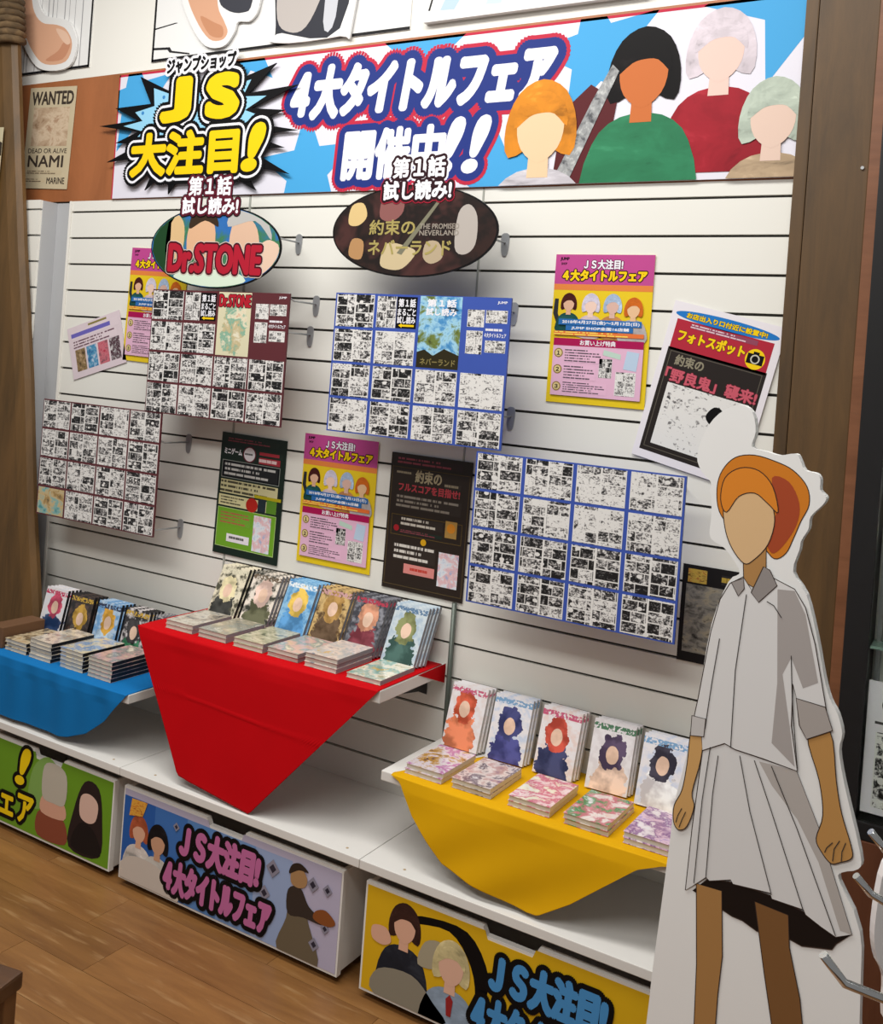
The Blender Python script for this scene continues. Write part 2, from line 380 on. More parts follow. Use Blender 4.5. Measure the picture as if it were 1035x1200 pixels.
    def bust(s, u, v, r, hair, skin, cloth, layer=1, lean=0.0):
        """plain faceless figure: shoulders, neck, head and a rounded cap of hair; r in metres, v at the chin"""
        x, z = s.q(u, v)
        def P(pts, m, ly, nm): s.poly([(x + a * r, z + b * r) for a, b in pts], toned(m) if nm in ('figure_shoulders', 'figure_hair', 'figure_fringe') else ink(m), ly, nm, raw=True)
        P(spline([(-1.7, -3.2), (-1.6, -1.4), (-.7, -.55), (.7, -.55), (1.6, -1.4), (1.7, -3.2)], 3), cloth, layer, 'figure_shoulders')
        P(spline([(-1.05, -.1), (-1.2, .9), (-.8, 1.9), (0, 2.3), (.8, 1.9), (1.2, .9), (1.05, -.1), (0, .3)], 3), hair, layer + 1, 'figure_hair')
        P([(-.32, .3), (-.36, -.75), (.36, -.75), (.32, .3)], skin, layer + 2, 'figure_neck')
        P(spline([(0, -.3), (.62, .15), (.8, .85), (.6, 1.35), (0, 1.5), (-.6, 1.35), (-.8, .85), (-.62, .15)], 3), skin, layer + 3, 'figure_head')
        P(spline([(-.9, .8), (-.75, 1.55), (0, 1.95), (.75, 1.55), (.9, .8), (.45, 1.2), (0, 1.25), (-.4, 1.15)], 3), hair, layer + 4, 'figure_fringe')

# ------------------------------------------------------------------ the setting
# floor of wood-look planks running along the wall
fl = structure(box('floor', -1.2, 4.6, -4.2, .05, -.06, -.004, plain('floor_bed', '#4a3220', rough=.8)))
PW = .16
plank_mesh = None
for r_ in range(17):
    y1 = .055 - PW * r_
    x = -1.2 + (r_ * .47) % 1.0 - .9
    if r_ == 4: x = 1.18 - 2.7
    while x < 3.9:
        a, b_ = max(x, -1.2), min(x + .9, 3.9)
        if b_ - a > .05:
            o = box('plank', 0, b_ - a - .0012, 0, PW - .0012, -.004, random.uniform(-.0003, .0), FLOORM, fl); o.location = (a, y1 - PW, 0)
        x += .9
# wall: backing, brown band, white upper wall, slats
wb = structure(box('wall_back', -1.4, 4.2, .012, .07, 0, 3.5, DARKGAP))
box('upper_wall_board', -1.4, 4.2, 0, .012, 2.667, 3.5, WALLW, wb)
box('brown_band', -1.4, 4.2, 0, .0121, 2.192, 2.667, BROWN, wb)
BAYS = [(0.0, .895), (.905, 1.798), (1.804, 2.72)]
for bi, (a, b_) in enumerate(BAYS):
    for i in range(19):
        z1 = 2.15 - .1 * (i - 1) - .0037 if i else 2.192
        z0 = 2.15 - .1 * i + .0037
        if i == 18: z0 = 2.15 - 1.8 + .004
        v, f = box_data(0, b_ - a, 0, .0118, 0, z1 - z0)
        if i in (0, 1, 18) or True:
            key = 'slat%d_%d' % (bi, 0 if i == 0 else 1)
        me = bpy.data.meshes.get(key)
        if me is None:
            me = bpy.data.meshes.new(key); me.from_pydata(v, [], f); me.materials.append(WHITE)
        o = bpy.data.objects.new('slat', me); C.objects.link(o); o.parent = wb; o.location = (a, 0, z0)
# joint strip and lower pole
structure(box('trim_1', .896, .904, -.001, .012, .36, 2.19, plain('joint_strip', '#a9aba2', rough=.5)))
structure(box('trim_2', 1.7985, 1.8035, -.002, .012, .36, 2.19, MATS['joint_strip']))
tag(tube('upright_pole', [(1.812, -.012, .36), (1.812, -.012, .972)], .0075, plain('grey_green_tube', '#5f665e', rough=.4, metal=.3)), 'grey green upright pole between the red and yellow shelves', 'pole')
structure(box('trim_3', -.012, -.001, -.004, .012, .36, 2.192, WALLW))
# neighbouring slat panel that steps forward at the left
lp = structure(box('wall_left', -1.3, -.085, -.066, .011, 0, 2.185, GREY))
box('end_filler', -.0848, -.0125, .0, .0115, 0, 2.185, GREY, lp)
for i in range(10):
    z1 = 2.15 - .1 * (i - 1) - .0037 if i else 2.186
    z0 = 2.15 - .1 * i + .0037
    box('slat', -1.3, -.088, -.078, -.0665, z0, z1, WHITE, lp)
# left timber pillar, leaning and tapering, bound with rope at the top
def pil_x(z): return .10 - .171 * (z - .71)
segs = [0, .5, 1.0, 1.5, 2.0, 2.5, 3.0, 3.4]
V, Fc = [], []
prof = [(-.62, -.082), (-.02, -.082), (0, -.092), (.003, -.11), (-.012, -.128), (-.05, -.142), (-.30, -.15), (-.62, -.15)]
for z in segs:
    for dx, y in prof: V.append((pil_x(z) + dx + .006 * math.sin(z * 5), y, z))
n = len(prof)
for i in range(len(segs) - 1):
    for k in range(n): k2 = (k + 1) % n; Fc.append((i * n + k, i * n + k2, (i + 1) * n + k2, (i + 1) * n + k))
Fc += [tuple(reversed(range(n))), tuple(range((len(segs) - 1) * n, len(segs) * n))]
pl = empty('timber_pillar', (-.1, -.11, 0)); tag(pl, 'brown timber pillar bound with rope at the left edge', 'pillar')
def kid(o, p):
    o.parent = p; o.matrix_parent_inverse = Matrix.Translation(-p.location); return o
kid(mesh_obj('post', V, Fc, PILLAR), pl)
ropem = wood('hemp_rope', '#3f301f', '#7b6242', 'x', 20, .9, 1.0)
for i in range(7):
    z = 2.80 + i * .026; xr = pil_x(z) + .012
    kid(tube('rope_turn', [(xr - .5, -.165, z - .01), (xr - .1, -.166, z), (xr - .012, -.15, z + .003), (xr + .004, -.115, z + .005), (xr - .01, -.08, z + .007)], .0145, ropem), pl)
wp = Sheet('pillar_poster', 'cream paper notice pinned to the left timber pillar', 'poster', -.375, 2.25, .26, .42, -.1535, 2, mat=plain('cream_paper', '#c9bd9c', rough=.7))
wp.oval(.93, .80, .12, .07, ink('#3a3129'), 1)
# right timber pillar, board and glass case
pr_ = empty('timber_pillar', (2.78, -.03, 0)); tag(pr_, 'dark brown timber pillar at the right end of the slat wall', 'pillar')
kid(box('plank', 2.690, 2.7215, -.06, -.0005, 0, 3.4, PILLAR2, b=.003), pr_)
kid(box('plank', 2.7225, 2.862, -.062, -.0005, 0, 3.4, PILLAR2, b=.004), pr_)
kid(tube('nail', [(2.847, -.0615, 2.2), (2.847, -.066, 2.2)], .004, METAL), pr_)
case = empty('display_case', (3.2, -.2, 0)); tag(case, 'black framed glass display case behind the cut-out figure', 'display case')
CASEW = wood('red_brown_veneer', '#6b4126', '#865638', 'x', 2.5, .45, 6.0)
kid(box('side_board', 2.866, 2.8895, -.1, -.001, 0, 3.4, CASEW), case)
kid(box('frame_post', 2.8905, 2.944, -.11, -.001, .66, 3.4, BLACKM, b=.002), case)
kid(box('frame_rail', 2.945, 3.9, -.11, -.05, .66, .70, BLACKM, b=.002), case)
kid(box('base_cabinet', 2.8905, 3.9, -.11, -.001, 0, .659, wood('dark_red_brown_veneer', '#5b3320', '#70442c', 'z', 2.5, .45, 6.0), b=.003), case)
kid(box('back_panel', 2.945, 3.9, -.02, -.002, .701, 3.3, plain('case_back', '#d8d6cf', rough=.6)), case)
gm, nt, bb = base('clear_glass'); bb.inputs['Transmission Weight'].default_value = 1.0; bb.inputs['Roughness'].default_value = .02; bb.inputs['Base Color'].default_value = (.93, .97, .95, 1); bb.inputs['IOR'].default_value = 1.1
kid(box('glass_pane', 2.945, 3.9, -.104, -.10, .701, 3.3, gm), case)
kid(box('glass_shelf', 2.946, 3.9, -.095, -.021, 1.09, 1.097, plain('green_glass_edge', '#7f9b90', rough=.2)), case)
kid(box('inner_post', 2.952, 2.962, -.04, -.0201, .701, 3.3, METAL), case)
tag(box('yellow_box', 2.975, 3.05, -.09, -.03, 1.0975, 1.34, plain('olive_yellow_card', '#8c7a2e', rough=.5), b=.003), 'olive yellow box on the glass shelf inside the display case', 'box')
ca = Sheet('case_poster', 'black and white printed page behind the display case glass', 'poster', 3.04, .87, .18, .30, -.097, 0, mat=PAPER)
ca.rect(.12, .05, .95, .62, comic('page_print_light', .475), 1, 'picture'); ca.oval(.30, .83, .13, .075, ink('#2a292b'), 1); ca.oval(.30, .83, .08, .045, PAPER, 2); ca.rect(.1, .68, .9, .70, ink('#4a484a'), 1)

# ------------------------------------------------------------------ upper wall boards above the banner
def comic_frame(name, label, x0, x1, z0, z1, sides, strips=None):
    s = Sheet(name, label, 'wall panel', (x0 + x1) / 2, (z0 + z1) / 2, x1 - x0, z1 - z0, -.004, thick=.003, mat=BOARDW, body='board')
    t = .010; k = ink('#1c1b1d'); W, H = s.w, s.h
    if 'l' in sides: s.rect(0, 0, t / W, 1, k, 1, 'frame_line')
    if 'r' in sides: s.rect(1 - t / W, 0, 1, 1, k, 1, 'frame_line')
    if 'b' in sides: s.rect(0, 0, 1, t / H, k, 1, 'frame_line')
    return s
p1 = comic_frame('comic_frame_board', 'white wall board with black frame and grey vertical lines above the wanted notice', -.75, .042, 2.706, 3.25, 'rb')
for i in range(22):
    x = .03 + i * .042 + random.uniform(-.012, .012); p1.rect(x, .02, x + random.choice((.003, .006)), 1, ink('#9a989b'), 1, 'speed_line')
p2 = comic_frame('comic_frame_board', 'white wall board with black frame above the burst sign', .378, 1.50, 2.692, 3.25, 'lb')
p2.poly([(0, .22), (.10, .24), (.11, .235), (0, .21)], ink('#2a292b'), 1, 'sketch_line'); p2.poly([(0, .08), (.07, .07), (.08, .05), (.17, .02), (.17, .03), (.09, .06), (.08, .085), (0, .095)], ink('#2a292b'), 1, 'sketch_line')
p3 = Sheet('wall_art_board', 'white wall board with pale blue streaks overhanging the banner middle', 'wall panel', 1.915, 2.98, .71, .56, -.022, thick=.02, mat=BOARDW, body='board')
for a, b_, c_ in ((.08, .30, '#b9cfe6'), (.30, .46, '#c9daea'), (.62, .72, '#c3cde2'), (.47, .53, '#d9634f')):
    p3.poly([(a, .055), (a + .07, .05), (b_ + .12, .6), (b_ - .02, .6)], ink(c_), 1, 'colour_streak')
p3.poly([(.02, .06), (.06, .25), (.07, .25), (.03, .06)], ink('#2a292b'), 1, 'sketch_line')
def cutout(name, label, cat, x0, z0, shapes, y, bord):
    """die-cut board: white border outline plus printed shapes; points in wall metres"""
    cx = sum(a for a, _ in bord) / len(bord); cz = sum(b for _, b in bord) / len(bord)
    root = empty(name, (cx, y, cz)); tag(root, label, cat)
    sh = lambda P: [(a - cx, b - cz) for a, b in P]
    mesh_obj('board', *slab_data(sh(spline(bord, 4)), 0, .008), BOARDW, root)
    for i, (nm, P, m) in enumerate(shapes): mesh_obj(nm, *flat_data(sh(spline(P, 4)), -LAY * (i + 1)), ink(m) if isinstance(m, str) else m, root)
    return root
cutout('foot_cutout', 'skin coloured foot shaped cut-out board on the framed wall board', 'wall art', 0, 0, [
    ('foot_print', [(-.47, 3.18), (-.42, 3.02), (-.36, 2.90), (-.28, 2.79), (-.20, 2.735), (-.08, 2.735), (-.05, 2.80), (-.09, 2.86), (-.15, 2.885), (-.24, 2.905), (-.30, 2.97), (-.33, 3.10), (-.36, 3.2)], '#dba98a'),
    ('sole_print', [(-.20, 2.75), (-.10, 2.745), (-.06, 2.80), (-.10, 2.81), (-.13, 2.78)], '#c98f70'),
    ('toe_print', [(-.15, 2.87), (-.09, 2.85), (-.06, 2.81), (-.08, 2.80), (-.12, 2.83)], '#e8c2a8')], -.016,
    [(-.50, 3.2), (-.45, 3.02), (-.385, 2.89), (-.30, 2.77), (-.21, 2.713), (-.06, 2.713), (-.025, 2.80), (-.07, 2.885), (-.14, 2.91), (-.22, 2.93), (-.27, 2.99), (-.30, 3.10), (-.33, 3.22)])
cutout('arm_cutout', 'bare bent arm shaped cut-out board with dark sleeve above the burst sign', 'wall art', 0, 0, [
    ('arm_print', [(.50, 3.1), (.54, 2.93), (.60, 2.82), (.67, 2.745), (.73, 2.735), (.755, 2.76), (.735, 2.80), (.70, 2.86), (.68, 3.0), (.70, 3.1)], '#d6a384'),
    ('arm_shade', [(.62, 2.83), (.67, 2.76), (.73, 2.745), (.73, 2.78), (.69, 2.80)], '#c38a68'),
    ('sleeve_print', [(.70, 3.12), (.70, 2.90), (.74, 2.84), (.82, 2.82), (.86, 2.86), (.87, 3.12)], '#3b3c44')], -.016,
    [(.47, 3.12), (.515, 2.92), (.58, 2.80), (.655, 2.722), (.74, 2.712), (.785, 2.755), (.80, 2.79), (.86, 2.79), (.895, 2.86), (.90, 3.12)])
cutout('round_cutout', 'large pale grey rounded cut-out board with dark edge above the banner', 'wall art', 0, 0, [
    ('dark_print', [(.97, 2.76), (1.0, 2.73), (1.24, 2.72), (1.26, 3.1), (.97, 3.1)], '#33343c'),
    ('grey_oval', [(.965, 2.95), (.975, 2.78), (1.03, 2.73), (1.10, 2.74), (1.16, 2.85), (1.18, 3.0), (1.10, 3.12), (.96, 3.12)], '#b9b1ac'),
    ('light_fold', [(1.17, 2.75), (1.22, 2.76), (1.23, 3.1), (1.20, 3.1)], '#c7c8cf')], -.0165,
    [(.955, 3.14), (.945, 2.77), (.975, 2.70), (1.24, 2.695), (1.285, 2.72), (1.29, 3.14)])

# ------------------------------------------------------------------ wanted notice
wn = Sheet('wanted_poster', 'aged cream wanted notice on the brown board at upper left', 'poster', -.165, 2.445, .275, .40, -.0035, 2.5, mat=plain('aged_cream_paper', '#cdbd9d', rough=.75, var=.2, scale=9))
DK = ink('#3f362f')
wn.text('WANTED', .06, .83, .95, .955, DK, 1, bold=.0022)
wn.rect(.12, .42, .90, .80, art('sepia_picture', '#bda98d', ['#8f7257', '#b59b80', '#cdb79c', '#a58368'], 3, 3, aspect=1, coat=0, rough=.7), 1, 'picture')
wn.text('DEAD OR ALIVE', .08, .35, .92, .395, DK, 1, bold=.0004)
wn.text('NAMI', .10, .215, .86, .325, DK, 1, bold=.0016)
wn.rect(.1, .14, .85, .18, lines('sepia_small_print', '#c5b494', '#6b5a48', 2), 1, 'small_print')
wn.text('MARINE', .55, .05, .93, .11, DK, 1, bold=.0008); wn.rect(.05, .06, .5, .10, lines('sepia_small_print', '#c5b494', '#6b5a48', 2), 1, 'small_print')

# ------------------------------------------------------------------ the banner
BX0, BX1, BZ0, BZ1 = .222, 2.688, 2.196, 2.657
bw, bh = BX1 - BX0, BZ1 - BZ0
bn = Sheet('banner', 'long white fair banner with blue stars and big outlined title', 'banner', (BX0 + BX1) / 2, (BZ0 + BZ1) / 2, bw, bh, -.008, thick=.007, mat=plain('banner_white', '#e2dfea', rough=.4, var=.02), body='board')
U = lambda X: (X - BX0) / bw
Vv = lambda Z: (Z - BZ0) / bh
SKY = ink('#4aa5dd'); NAVY = ink('#24357f'); RED = ink('#c02a44'); WHT = ink('#efeef4'); BLK = ink('#0b0a0c'); YEL = ink('#f3cd12')
bn.rect(0, 1 - .008 / bh, 1, 1, RED, 1, 'red_edge'); bn.rect(0, 0, .006 / bw, 1, RED, 1, 'red_edge')
def star(S, X, Z, r, rot=0, m=SKY, layer=1):
    S.poly([(U(X + (r if k % 2 == 0 else r * .42) * math.cos(math.radians(rot + 90 + 36 * k))), Vv(Z + (r if k % 2 == 0 else r * .42) * math.sin(math.radians(rot + 90 + 36 * k)))) for k in range(10)], m, layer, 'blue_star')
for X, Z, r, a in ((.32, 2.55, .20, 10), (1.14, 2.27, .21, 5), (1.56, 2.63, .20, 0), (2.13, 2.56, .20, 12), (2.66, 2.66, .24, 20), (1.84, 2.22, .18, 8), (.85, 2.68, .15, 15)): star(bn, X, Z, r, a)
bn.text('４大タイトルフェア', U(1.065), Vv(2.44), U(1.995), Vv(2.60), WHT, 3, bold=.0105, outs=[(RED, .038), (NAVY, .026)], shear=.14)
bn.text('開催中', U(1.29), Vv(2.235), U(1.655), Vv(2.385), WHT, 3, bold=.0075, outs=[(RED, .034), (NAVY, .023)], shear=.05)
bn.text('!!', U(1.665), Vv(2.245), U(1.79), Vv(2.40), WHT, 3, bold=.009, outs=[(RED, .034), (NAVY, .023)], shear=.32)
bn.bust(U(2.475), Vv(2.47), .075, '#dcd0d8', '#e9c9bd', '#a02531', 8)
bn.bust(U(2.27), Vv(2.42), .085, '#0f0b0c', '#c8703c', '#35805a', 13)
bn.poly([(U(2.02), Vv(2.19)), (U(2.04), Vv(2.40)), (U(2.12), Vv(2.47)), (U(2.20), Vv(2.42)), (U(2.17), Vv(2.19))], ink('#5a2226'), 11, 'dark_red_patch')
bn.poly([(U(2.02), Vv(2.20)), (U(2.13), Vv(2.43)), (U(2.18), Vv(2.52)), (U(2.20), Vv(2.50)), (U(2.07), Vv(2.20))], art('grey_links', '#777777', ['#55565a', '#9a9b9c', '#c9cac8'], 2, 9, coat=0), 18, 'grey_band')
bn.bust(U(1.975), Vv(2.285), .092, '#dd8b2a', '#edc9a2', '#cfcad0', 20)
bn.bust(U(2.62), Vv(2.29), .07, '#bcc7b8', '#e2c6b6', '#b9a184', 20)

# burst sign that overlaps the banner
bs_c = (.615, 2.437)
tips = [(.146, 2.468), (.225, 2.53), (.347, 2.638), (.50, 2.655), (.62, 2.63), (.73, 2.655), (.99, 2.63), (1.09, 2.55), (1.04, 2.47), (1.10, 2.40), (1.05, 2.345), (1.08, 2.255), (.94, 2.205), (.79, 2.203), (.66, 2.215), (.53, 2.203), (.41, 2.22), (.31, 2.255), (.20, 2.33), (.24, 2.40)]
bo = []
for i, (a, b_) in enumerate(tips):
    c_, d_ = tips[(i + 1) % len(tips)]
    bo.append((a - bs_c[0], b_ - bs_c[1])); bo.append((((a + c_) / 2 - bs_c[0]) * .62, ((b_ + d_) / 2 - bs_c[1]) * .66))
bsn = Sheet('burst_sign', 'black and blue starburst sign with yellow letters left of the banner', 'sign', bs_c[0], bs_c[1], 1.0, .52, -.022, thick=.005, mat=BLK, body='board', outline=bo)
bsn.poly([(a * (.72 if i % 2 == 0 else .90), b_ * (.76 if i % 2 == 0 else .90)) for i, (a, b_) in enumerate(bo)], ink('#93cdea'), 1, 'pale_blue_burst', clipped=False, raw=True)
for i in range(14):
    a = i * 2.4; bsn.oval(.5 + .30 * math.cos(a) * (.6 + .03 * i), .5 + .33 * math.sin(a), .007, .013, ink('#3f86c4'), 2, 'blue_dot')
b_u = lambda X: (X - bs_c[0]) / 1.0 + .5
b_v = lambda Z: (Z - bs_c[1]) / .52 + .5
o3 = [(BLK, .034), (WHT, .022), (BLK, .013)]
bsn.text('J', b_u(.475), b_v(2.472), b_u(.60), b_v(2.605), YEL, 3, bold=.015, outs=o3)
bsn.text('S', b_u(.695), b_v(2.472), b_u(.825), b_v(2.605), YEL, 3, bold=.015, outs=o3)
bsn.text('大注目', b_u(.335), b_v(2.275), b_u(.845), b_v(2.42), YEL, 7, bold=.0085, outs=o3)
bsn.text('!', b_u(.895), b_v(2.28), b_u(.945), b_v(2.425), YEL, 7, bold=.011, outs=o3, shear=.3)
bsn.text('ジャンプショップ', b_u(.485), b_v(2.635), b_u(.81), b_v(2.685), BLK, 12, bold=.003, outs=[(WHT, .010)])

# ------------------------------------------------------------------ oval signs
def ell(w_, h_, n=64): return [(w_ / 2 * math.cos(2 * math.pi * k / n), h_ / 2 * math.sin(2 * math.pi * k / n)) for k in range(n)]
def standoffs(S, xs, z):
    """prongs that carry a board out from the slat wall"""
    for x in xs: tube('hanger_prong', [(x, .0062, z), (x, .1485, z)], .003, METAL, S.root, 8)
def oval_sign(label, X, Z, w_, h_, mat, turn):
    s = Sheet('oval_sign', label, 'sign', X, Z, w_, h_, -.15, turn, thick=.006, mat=BLK, body='board', outline=ell(w_, h_), group='oval signs')
    s.poly(ell(w_ - .009, h_ - .009), mat, 1, 'picture', raw=True); return s
s1 = oval_sign('oval sign with red lettering over a blue and green picture', .889, 1.996, .572, .272, art('blue_green_picture', '#2b67ad', ['#1f3f6e', '#2b67ad', '#2f6db3', '#3f7a52', '#8fb9d0'], 5, 2.6, aspect=.5, coat=.3), 1)
def in_oval(S, pts, m, layer, nm='picture_patch'):
    """keep patches inside the oval"""
    P = []
    for u, v in spline(pts, 4):
        x, z = S.q(u, v); k = math.hypot(x / (S.w / 2 - .006), z / (S.h / 2 - .006))
        P.append((x / k, z / k) if k > 1 else (x, z))
    S.poly(P, ink(m), layer, nm, raw=True)
in_oval(s1, [(-.02, .3), (.02, .85), (.14, .9), (.15, .3), (.1, .05)], '#1f4426', 2)
in_oval(s1, [(.13, .35), (.13, .8), (.19, .9), (.26, .75), (.25, .4)], '#d8b787', 2)
in_oval(s1, [(.31, .40), (.30, .75), (.40, .88), (.50, .75), (.49, .40)], '#dcb08c', 2); in_oval(s1, [(.30, .72), (.34, .98), (.46, 1.0), (.53, .75), (.42, .82)], '#3a2c20', 3)
in_oval(s1, [(.64, .35), (.63, .75), (.72, .88), (.82, .72), (.83, .4)], '#d9b59b', 2); in_oval(s1, [(.60, .75), (.65, 1.0), (.85, .98), (.93, .6), (.8, .82)], '#b9b7b4', 3)
in_oval(s1, [(.86, .25), (.84, .5), (.92, .6), (1.02, .45), (.95, .15)], '#e2c3ad', 4)
in_oval(s1, [(.2, .05), (.3, .22), (.7, .2), (.75, .02), (.5, -.05)], '#d6e6d2', 2)
s1.text('Dr.STONE', .16, .20, .86, .52, ink('#b01f33'), 5, bold=.006, outs=[(ink('#d9c9bd'), .0085), (ink('#47121c'), .006)])
DR = ink('#5c1a2a')
s1.text('第１話', .275, 1.13, .60, 1.35, WHT, 9, bold=.0022, outs=[(BLK, .011), (DR, .008)])
s1.text('試し読み!', .235, .90, .665, 1.10, WHT, 9, bold=.0022, outs=[(BLK, .011), (DR, .008)])
s2 = oval_sign('dark oval sign with gold lettering above the blue page board', 1.655, 2.045, .565, .268, art('dark_brown_picture', '#241b18', ['#1c1414', '#33221e', '#221a18', '#4a2d2a', '#1c1414'], 8, 2.2, aspect=.5, coat=.3), 0)
in_oval(s2, [(0.299, 0.659), (0.321, 0.897), (0.429, 0.918), (0.443, 0.717), (0.378, 0.609)], '#8c5a57', 2)
in_oval(s2, [(0.102, 0.587), (0.116, 0.781), (0.188, 0.810), (0.217, 0.666), (0.167, 0.565)], '#d9bd84', 2)
in_oval(s2, [(0.118, 0.229), (0.132, 0.409), (0.204, 0.388), (0.197, 0.193)], '#b58a5e', 2)
in_oval(s2, [(0.320, 0.146), (0.356, 0.362), (0.478, 0.333), (0.536, 0.261), (0.464, 0.096), (0.377, 0.081)], '#cbb993', 2)
in_oval(s2, [(0.763, 0.321), (0.771, 0.681), (0.828, 0.775), (0.879, 0.645), (0.879, 0.357), (0.821, 0.249)], '#b5ada6', 2)
in_oval(s2, [(0.581, 0.219), (0.595, 0.377), (0.667, 0.377), (0.696, 0.219), (0.631, 0.147)], '#b6a488', 2)
s2.poly([(.42, .26), (.66, .86), (.68, .86), (.45, .24)], ink('#7d7a66'), 3, 'grey_stroke')
GOLD = ink('#a89a5c')
s2.text('約束の', .24, .46, .52, .62, GOLD, 4, bold=.0012); s2.text('ネバーランド', .24, .24, .74, .40, GOLD, 4, bold=.0012)
s2.text('THE PROMISED', .55, .52, .78, .575, ink('#9a9186'), 4, bold=.0004); s2.text('NEVERLAND', .55, .45, .78, .505, ink('#9a9186'), 4, bold=.0004)
s2.text('第１話', .365, 1.08, .675, 1.29, WHT, 9, bold=.0022, outs=[(WHT, .014), (ink('#2c1118'), .008)])
s2.text('試し読み!', .315, .84, .72, 1.04, WHT, 9, bold=.0022, outs=[(ink('#a51f35'), .011), (ink('#2c1118'), .008)])

# ------------------------------------------------------------------ page boards (16 spreads each)
PAGE_ME = {}
def page(S, c, r, cols, rows, mat, mu=.010, mv=.010, name='page', span=1, trim_=0):
    cw, ch = S.w / cols, S.h / rows
    key = (round(cw, 4), round(ch, 4), span, trim_, mat.name)
    if key not in PAGE_ME:
        w_, h_ = cw - mu, ch * span - mv - trim_
        v, f = box_data(-w_ / 2, w_ / 2, -.0006, -.0001, -h_ / 2, h_ / 2)
        me = bpy.data.meshes.new(name); me.from_pydata(v, [], f); me.materials.append(mat); PAGE_ME[key] = me
    o = bpy.data.objects.new(name, PAGE_ME[key]); C.objects.link(o); o.parent = S.root
    o.location = (-S.w / 2 + (c + .5) * cw, 0, S.h / 2 - (r + span / 2) * ch)
    return o
CM, CMD, CML = comic('page_print_mid', .425), comic('page_print_dark', .385), comic('page_print_light', .475)
MAROON = plain('maroon_print', '#5e2a30', rough=.4); BLUEP = plain('blue_print', '#3c56ad', rough=.4)
def page_board(label, X0, X1, Z0, Z1, edge, y=-.15, cover=None, last=False, dark=()):
    s = Sheet('page_board', label, 'poster board', (X0 + X1) / 2, (Z0 + Z1) / 2, X1 - X0, Z1 - Z0, y, thick=.006, mat=edge, body='board', group='comic page boards')
    if 'cut-out' in label: standoffs(s, (-s.w * .42, s.w * .42), s.h * .40)
    for c in range(4):
        for r in range(4):
            if cover and c >= 2 and r < 2: continue
            if cover and (c, r) == (1, 0): continue
            if last and (c, r) == (0, 3):
                page(s, c, r, 4, 4, art('teal_sand_picture', '#7fa9a6', ['#4f8f95', '#86b3ad', '#c9b284', '#a98a55', '#5c513d'], 4, 3, aspect=.8), name='colour_page'); continue
            page(s, c, r, 4, 4, (CMD if random.random() < .45 else CM) if edge is MAROON else (CMD if (c, r) in dark else (CM if random.random() < .5 else CML)), mu=.008 if edge is MAROON else .011, mv=.008)
    if cover:
        fr, bg, art_m, tcol = cover
        # second cell: half a page and the black heading block
        s.rect(.258, .765, .372, .985, CM, 1, 'page'); s.rect(.374, .765, .492, .985, BLK, 1, 'heading_block')
        s.text('第１話', .385, .915, .482, .97, WHT, 2, bold=.0008); s.text('まるごと', .382, .855, .486, .905, WHT, 2, bold=.0006); s.text('試し読み', .382, .80, .486, .848, WHT, 2, bold=.0006)
        s.poly([(.39, .785), (.41, .80), (.41, .792), (.48, .792), (.48, .778), (.41, .778), (.41, .77)], YEL, 2, 'arrow')
        s.rect(.508, .505, .742, .995, art_m, 1, 'cover_picture')
        for (u0, v0, u1, v1) in ((.775, .80, .865, .915), (.873, .83, .985, .915), (.775, .62, .862, .775), (.878, .635, .985, .715)): s.rect(u0, v0, u1, v1, CML, 1, 'page')
        s.rect(.875, .77, .98, .80, lines('blue_note_print' if edge is BLUEP else 'maroon_note_print', '#3c56ad' if edge is BLUEP else '#5e2a30', '#e4e2e8', 1, .4, 8), 1, 'small_print'); s.text('４大タイトルフェア', .872, .735, .985, .765, WHT, 2, bold=.0003)
        s.text('JUMP', .93, .955, .98, .975, WHT, 2, bold=.0003)
    return s
pa = page_board('maroon bordered comic page board under the red lettered oval sign', .629, 1.225, 1.434, 1.852, MAROON, cover=(0, 0, art('cream_green_cover', '#dcd6b4', ['#d9a07d', '#e8dfc2', '#86b39b', '#c9b98f', '#e9e2c9'], 6, 2.5, fig=.75, aspect=1.6), 0))
pa.text('Dr.STONE', .515, .885, .735, .975, ink('#b3202f'), 2, bold=.002, outs=[(ink('#3a1a1c'), .0025)])
page_board('maroon bordered comic page board at the far left with a teal last page', .108, .711, 1.014, 1.436, MAROON, last=True)
pc = page_board('blue bordered comic page board under the dark oval sign', 1.403, 1.995, 1.443, 1.860, BLUEP, cover=(0, 0, art('sky_forest_cover', '#7db9dd', ['#1d3140', '#4a90c8', '#9fd0e8', '#6f7f3c', '#2b2a1d'], 2, 2.2, aspect=1.6), 0), dark=((0, 0), (1, 2)))
pc.text('第１話', .55, .925, .71, .975, WHT, 2, bold=.001); pc.text('試し読み', .545, .865, .715, .915, WHT, 2, bold=.0008)
pc.poly([(.508, .505), (.742, .505), (.742, .60), (.66, .64), (.6, .59), (.55, .63), (.508, .61)], ink('#2f2a18'), 2, 'dark_ground'); pc.text('ネバーランド', .53, .525, .725, .57, ink('#8c7f4e'), 3, bold=.0004)
page_board('blue bordered comic page board beside the cut-out figure', 1.922, 2.511, 1.02, 1.435, BLUEP, dark=((0, 1), (1, 2), (2, 2), (3, 2), (3, 3), (1, 3)))

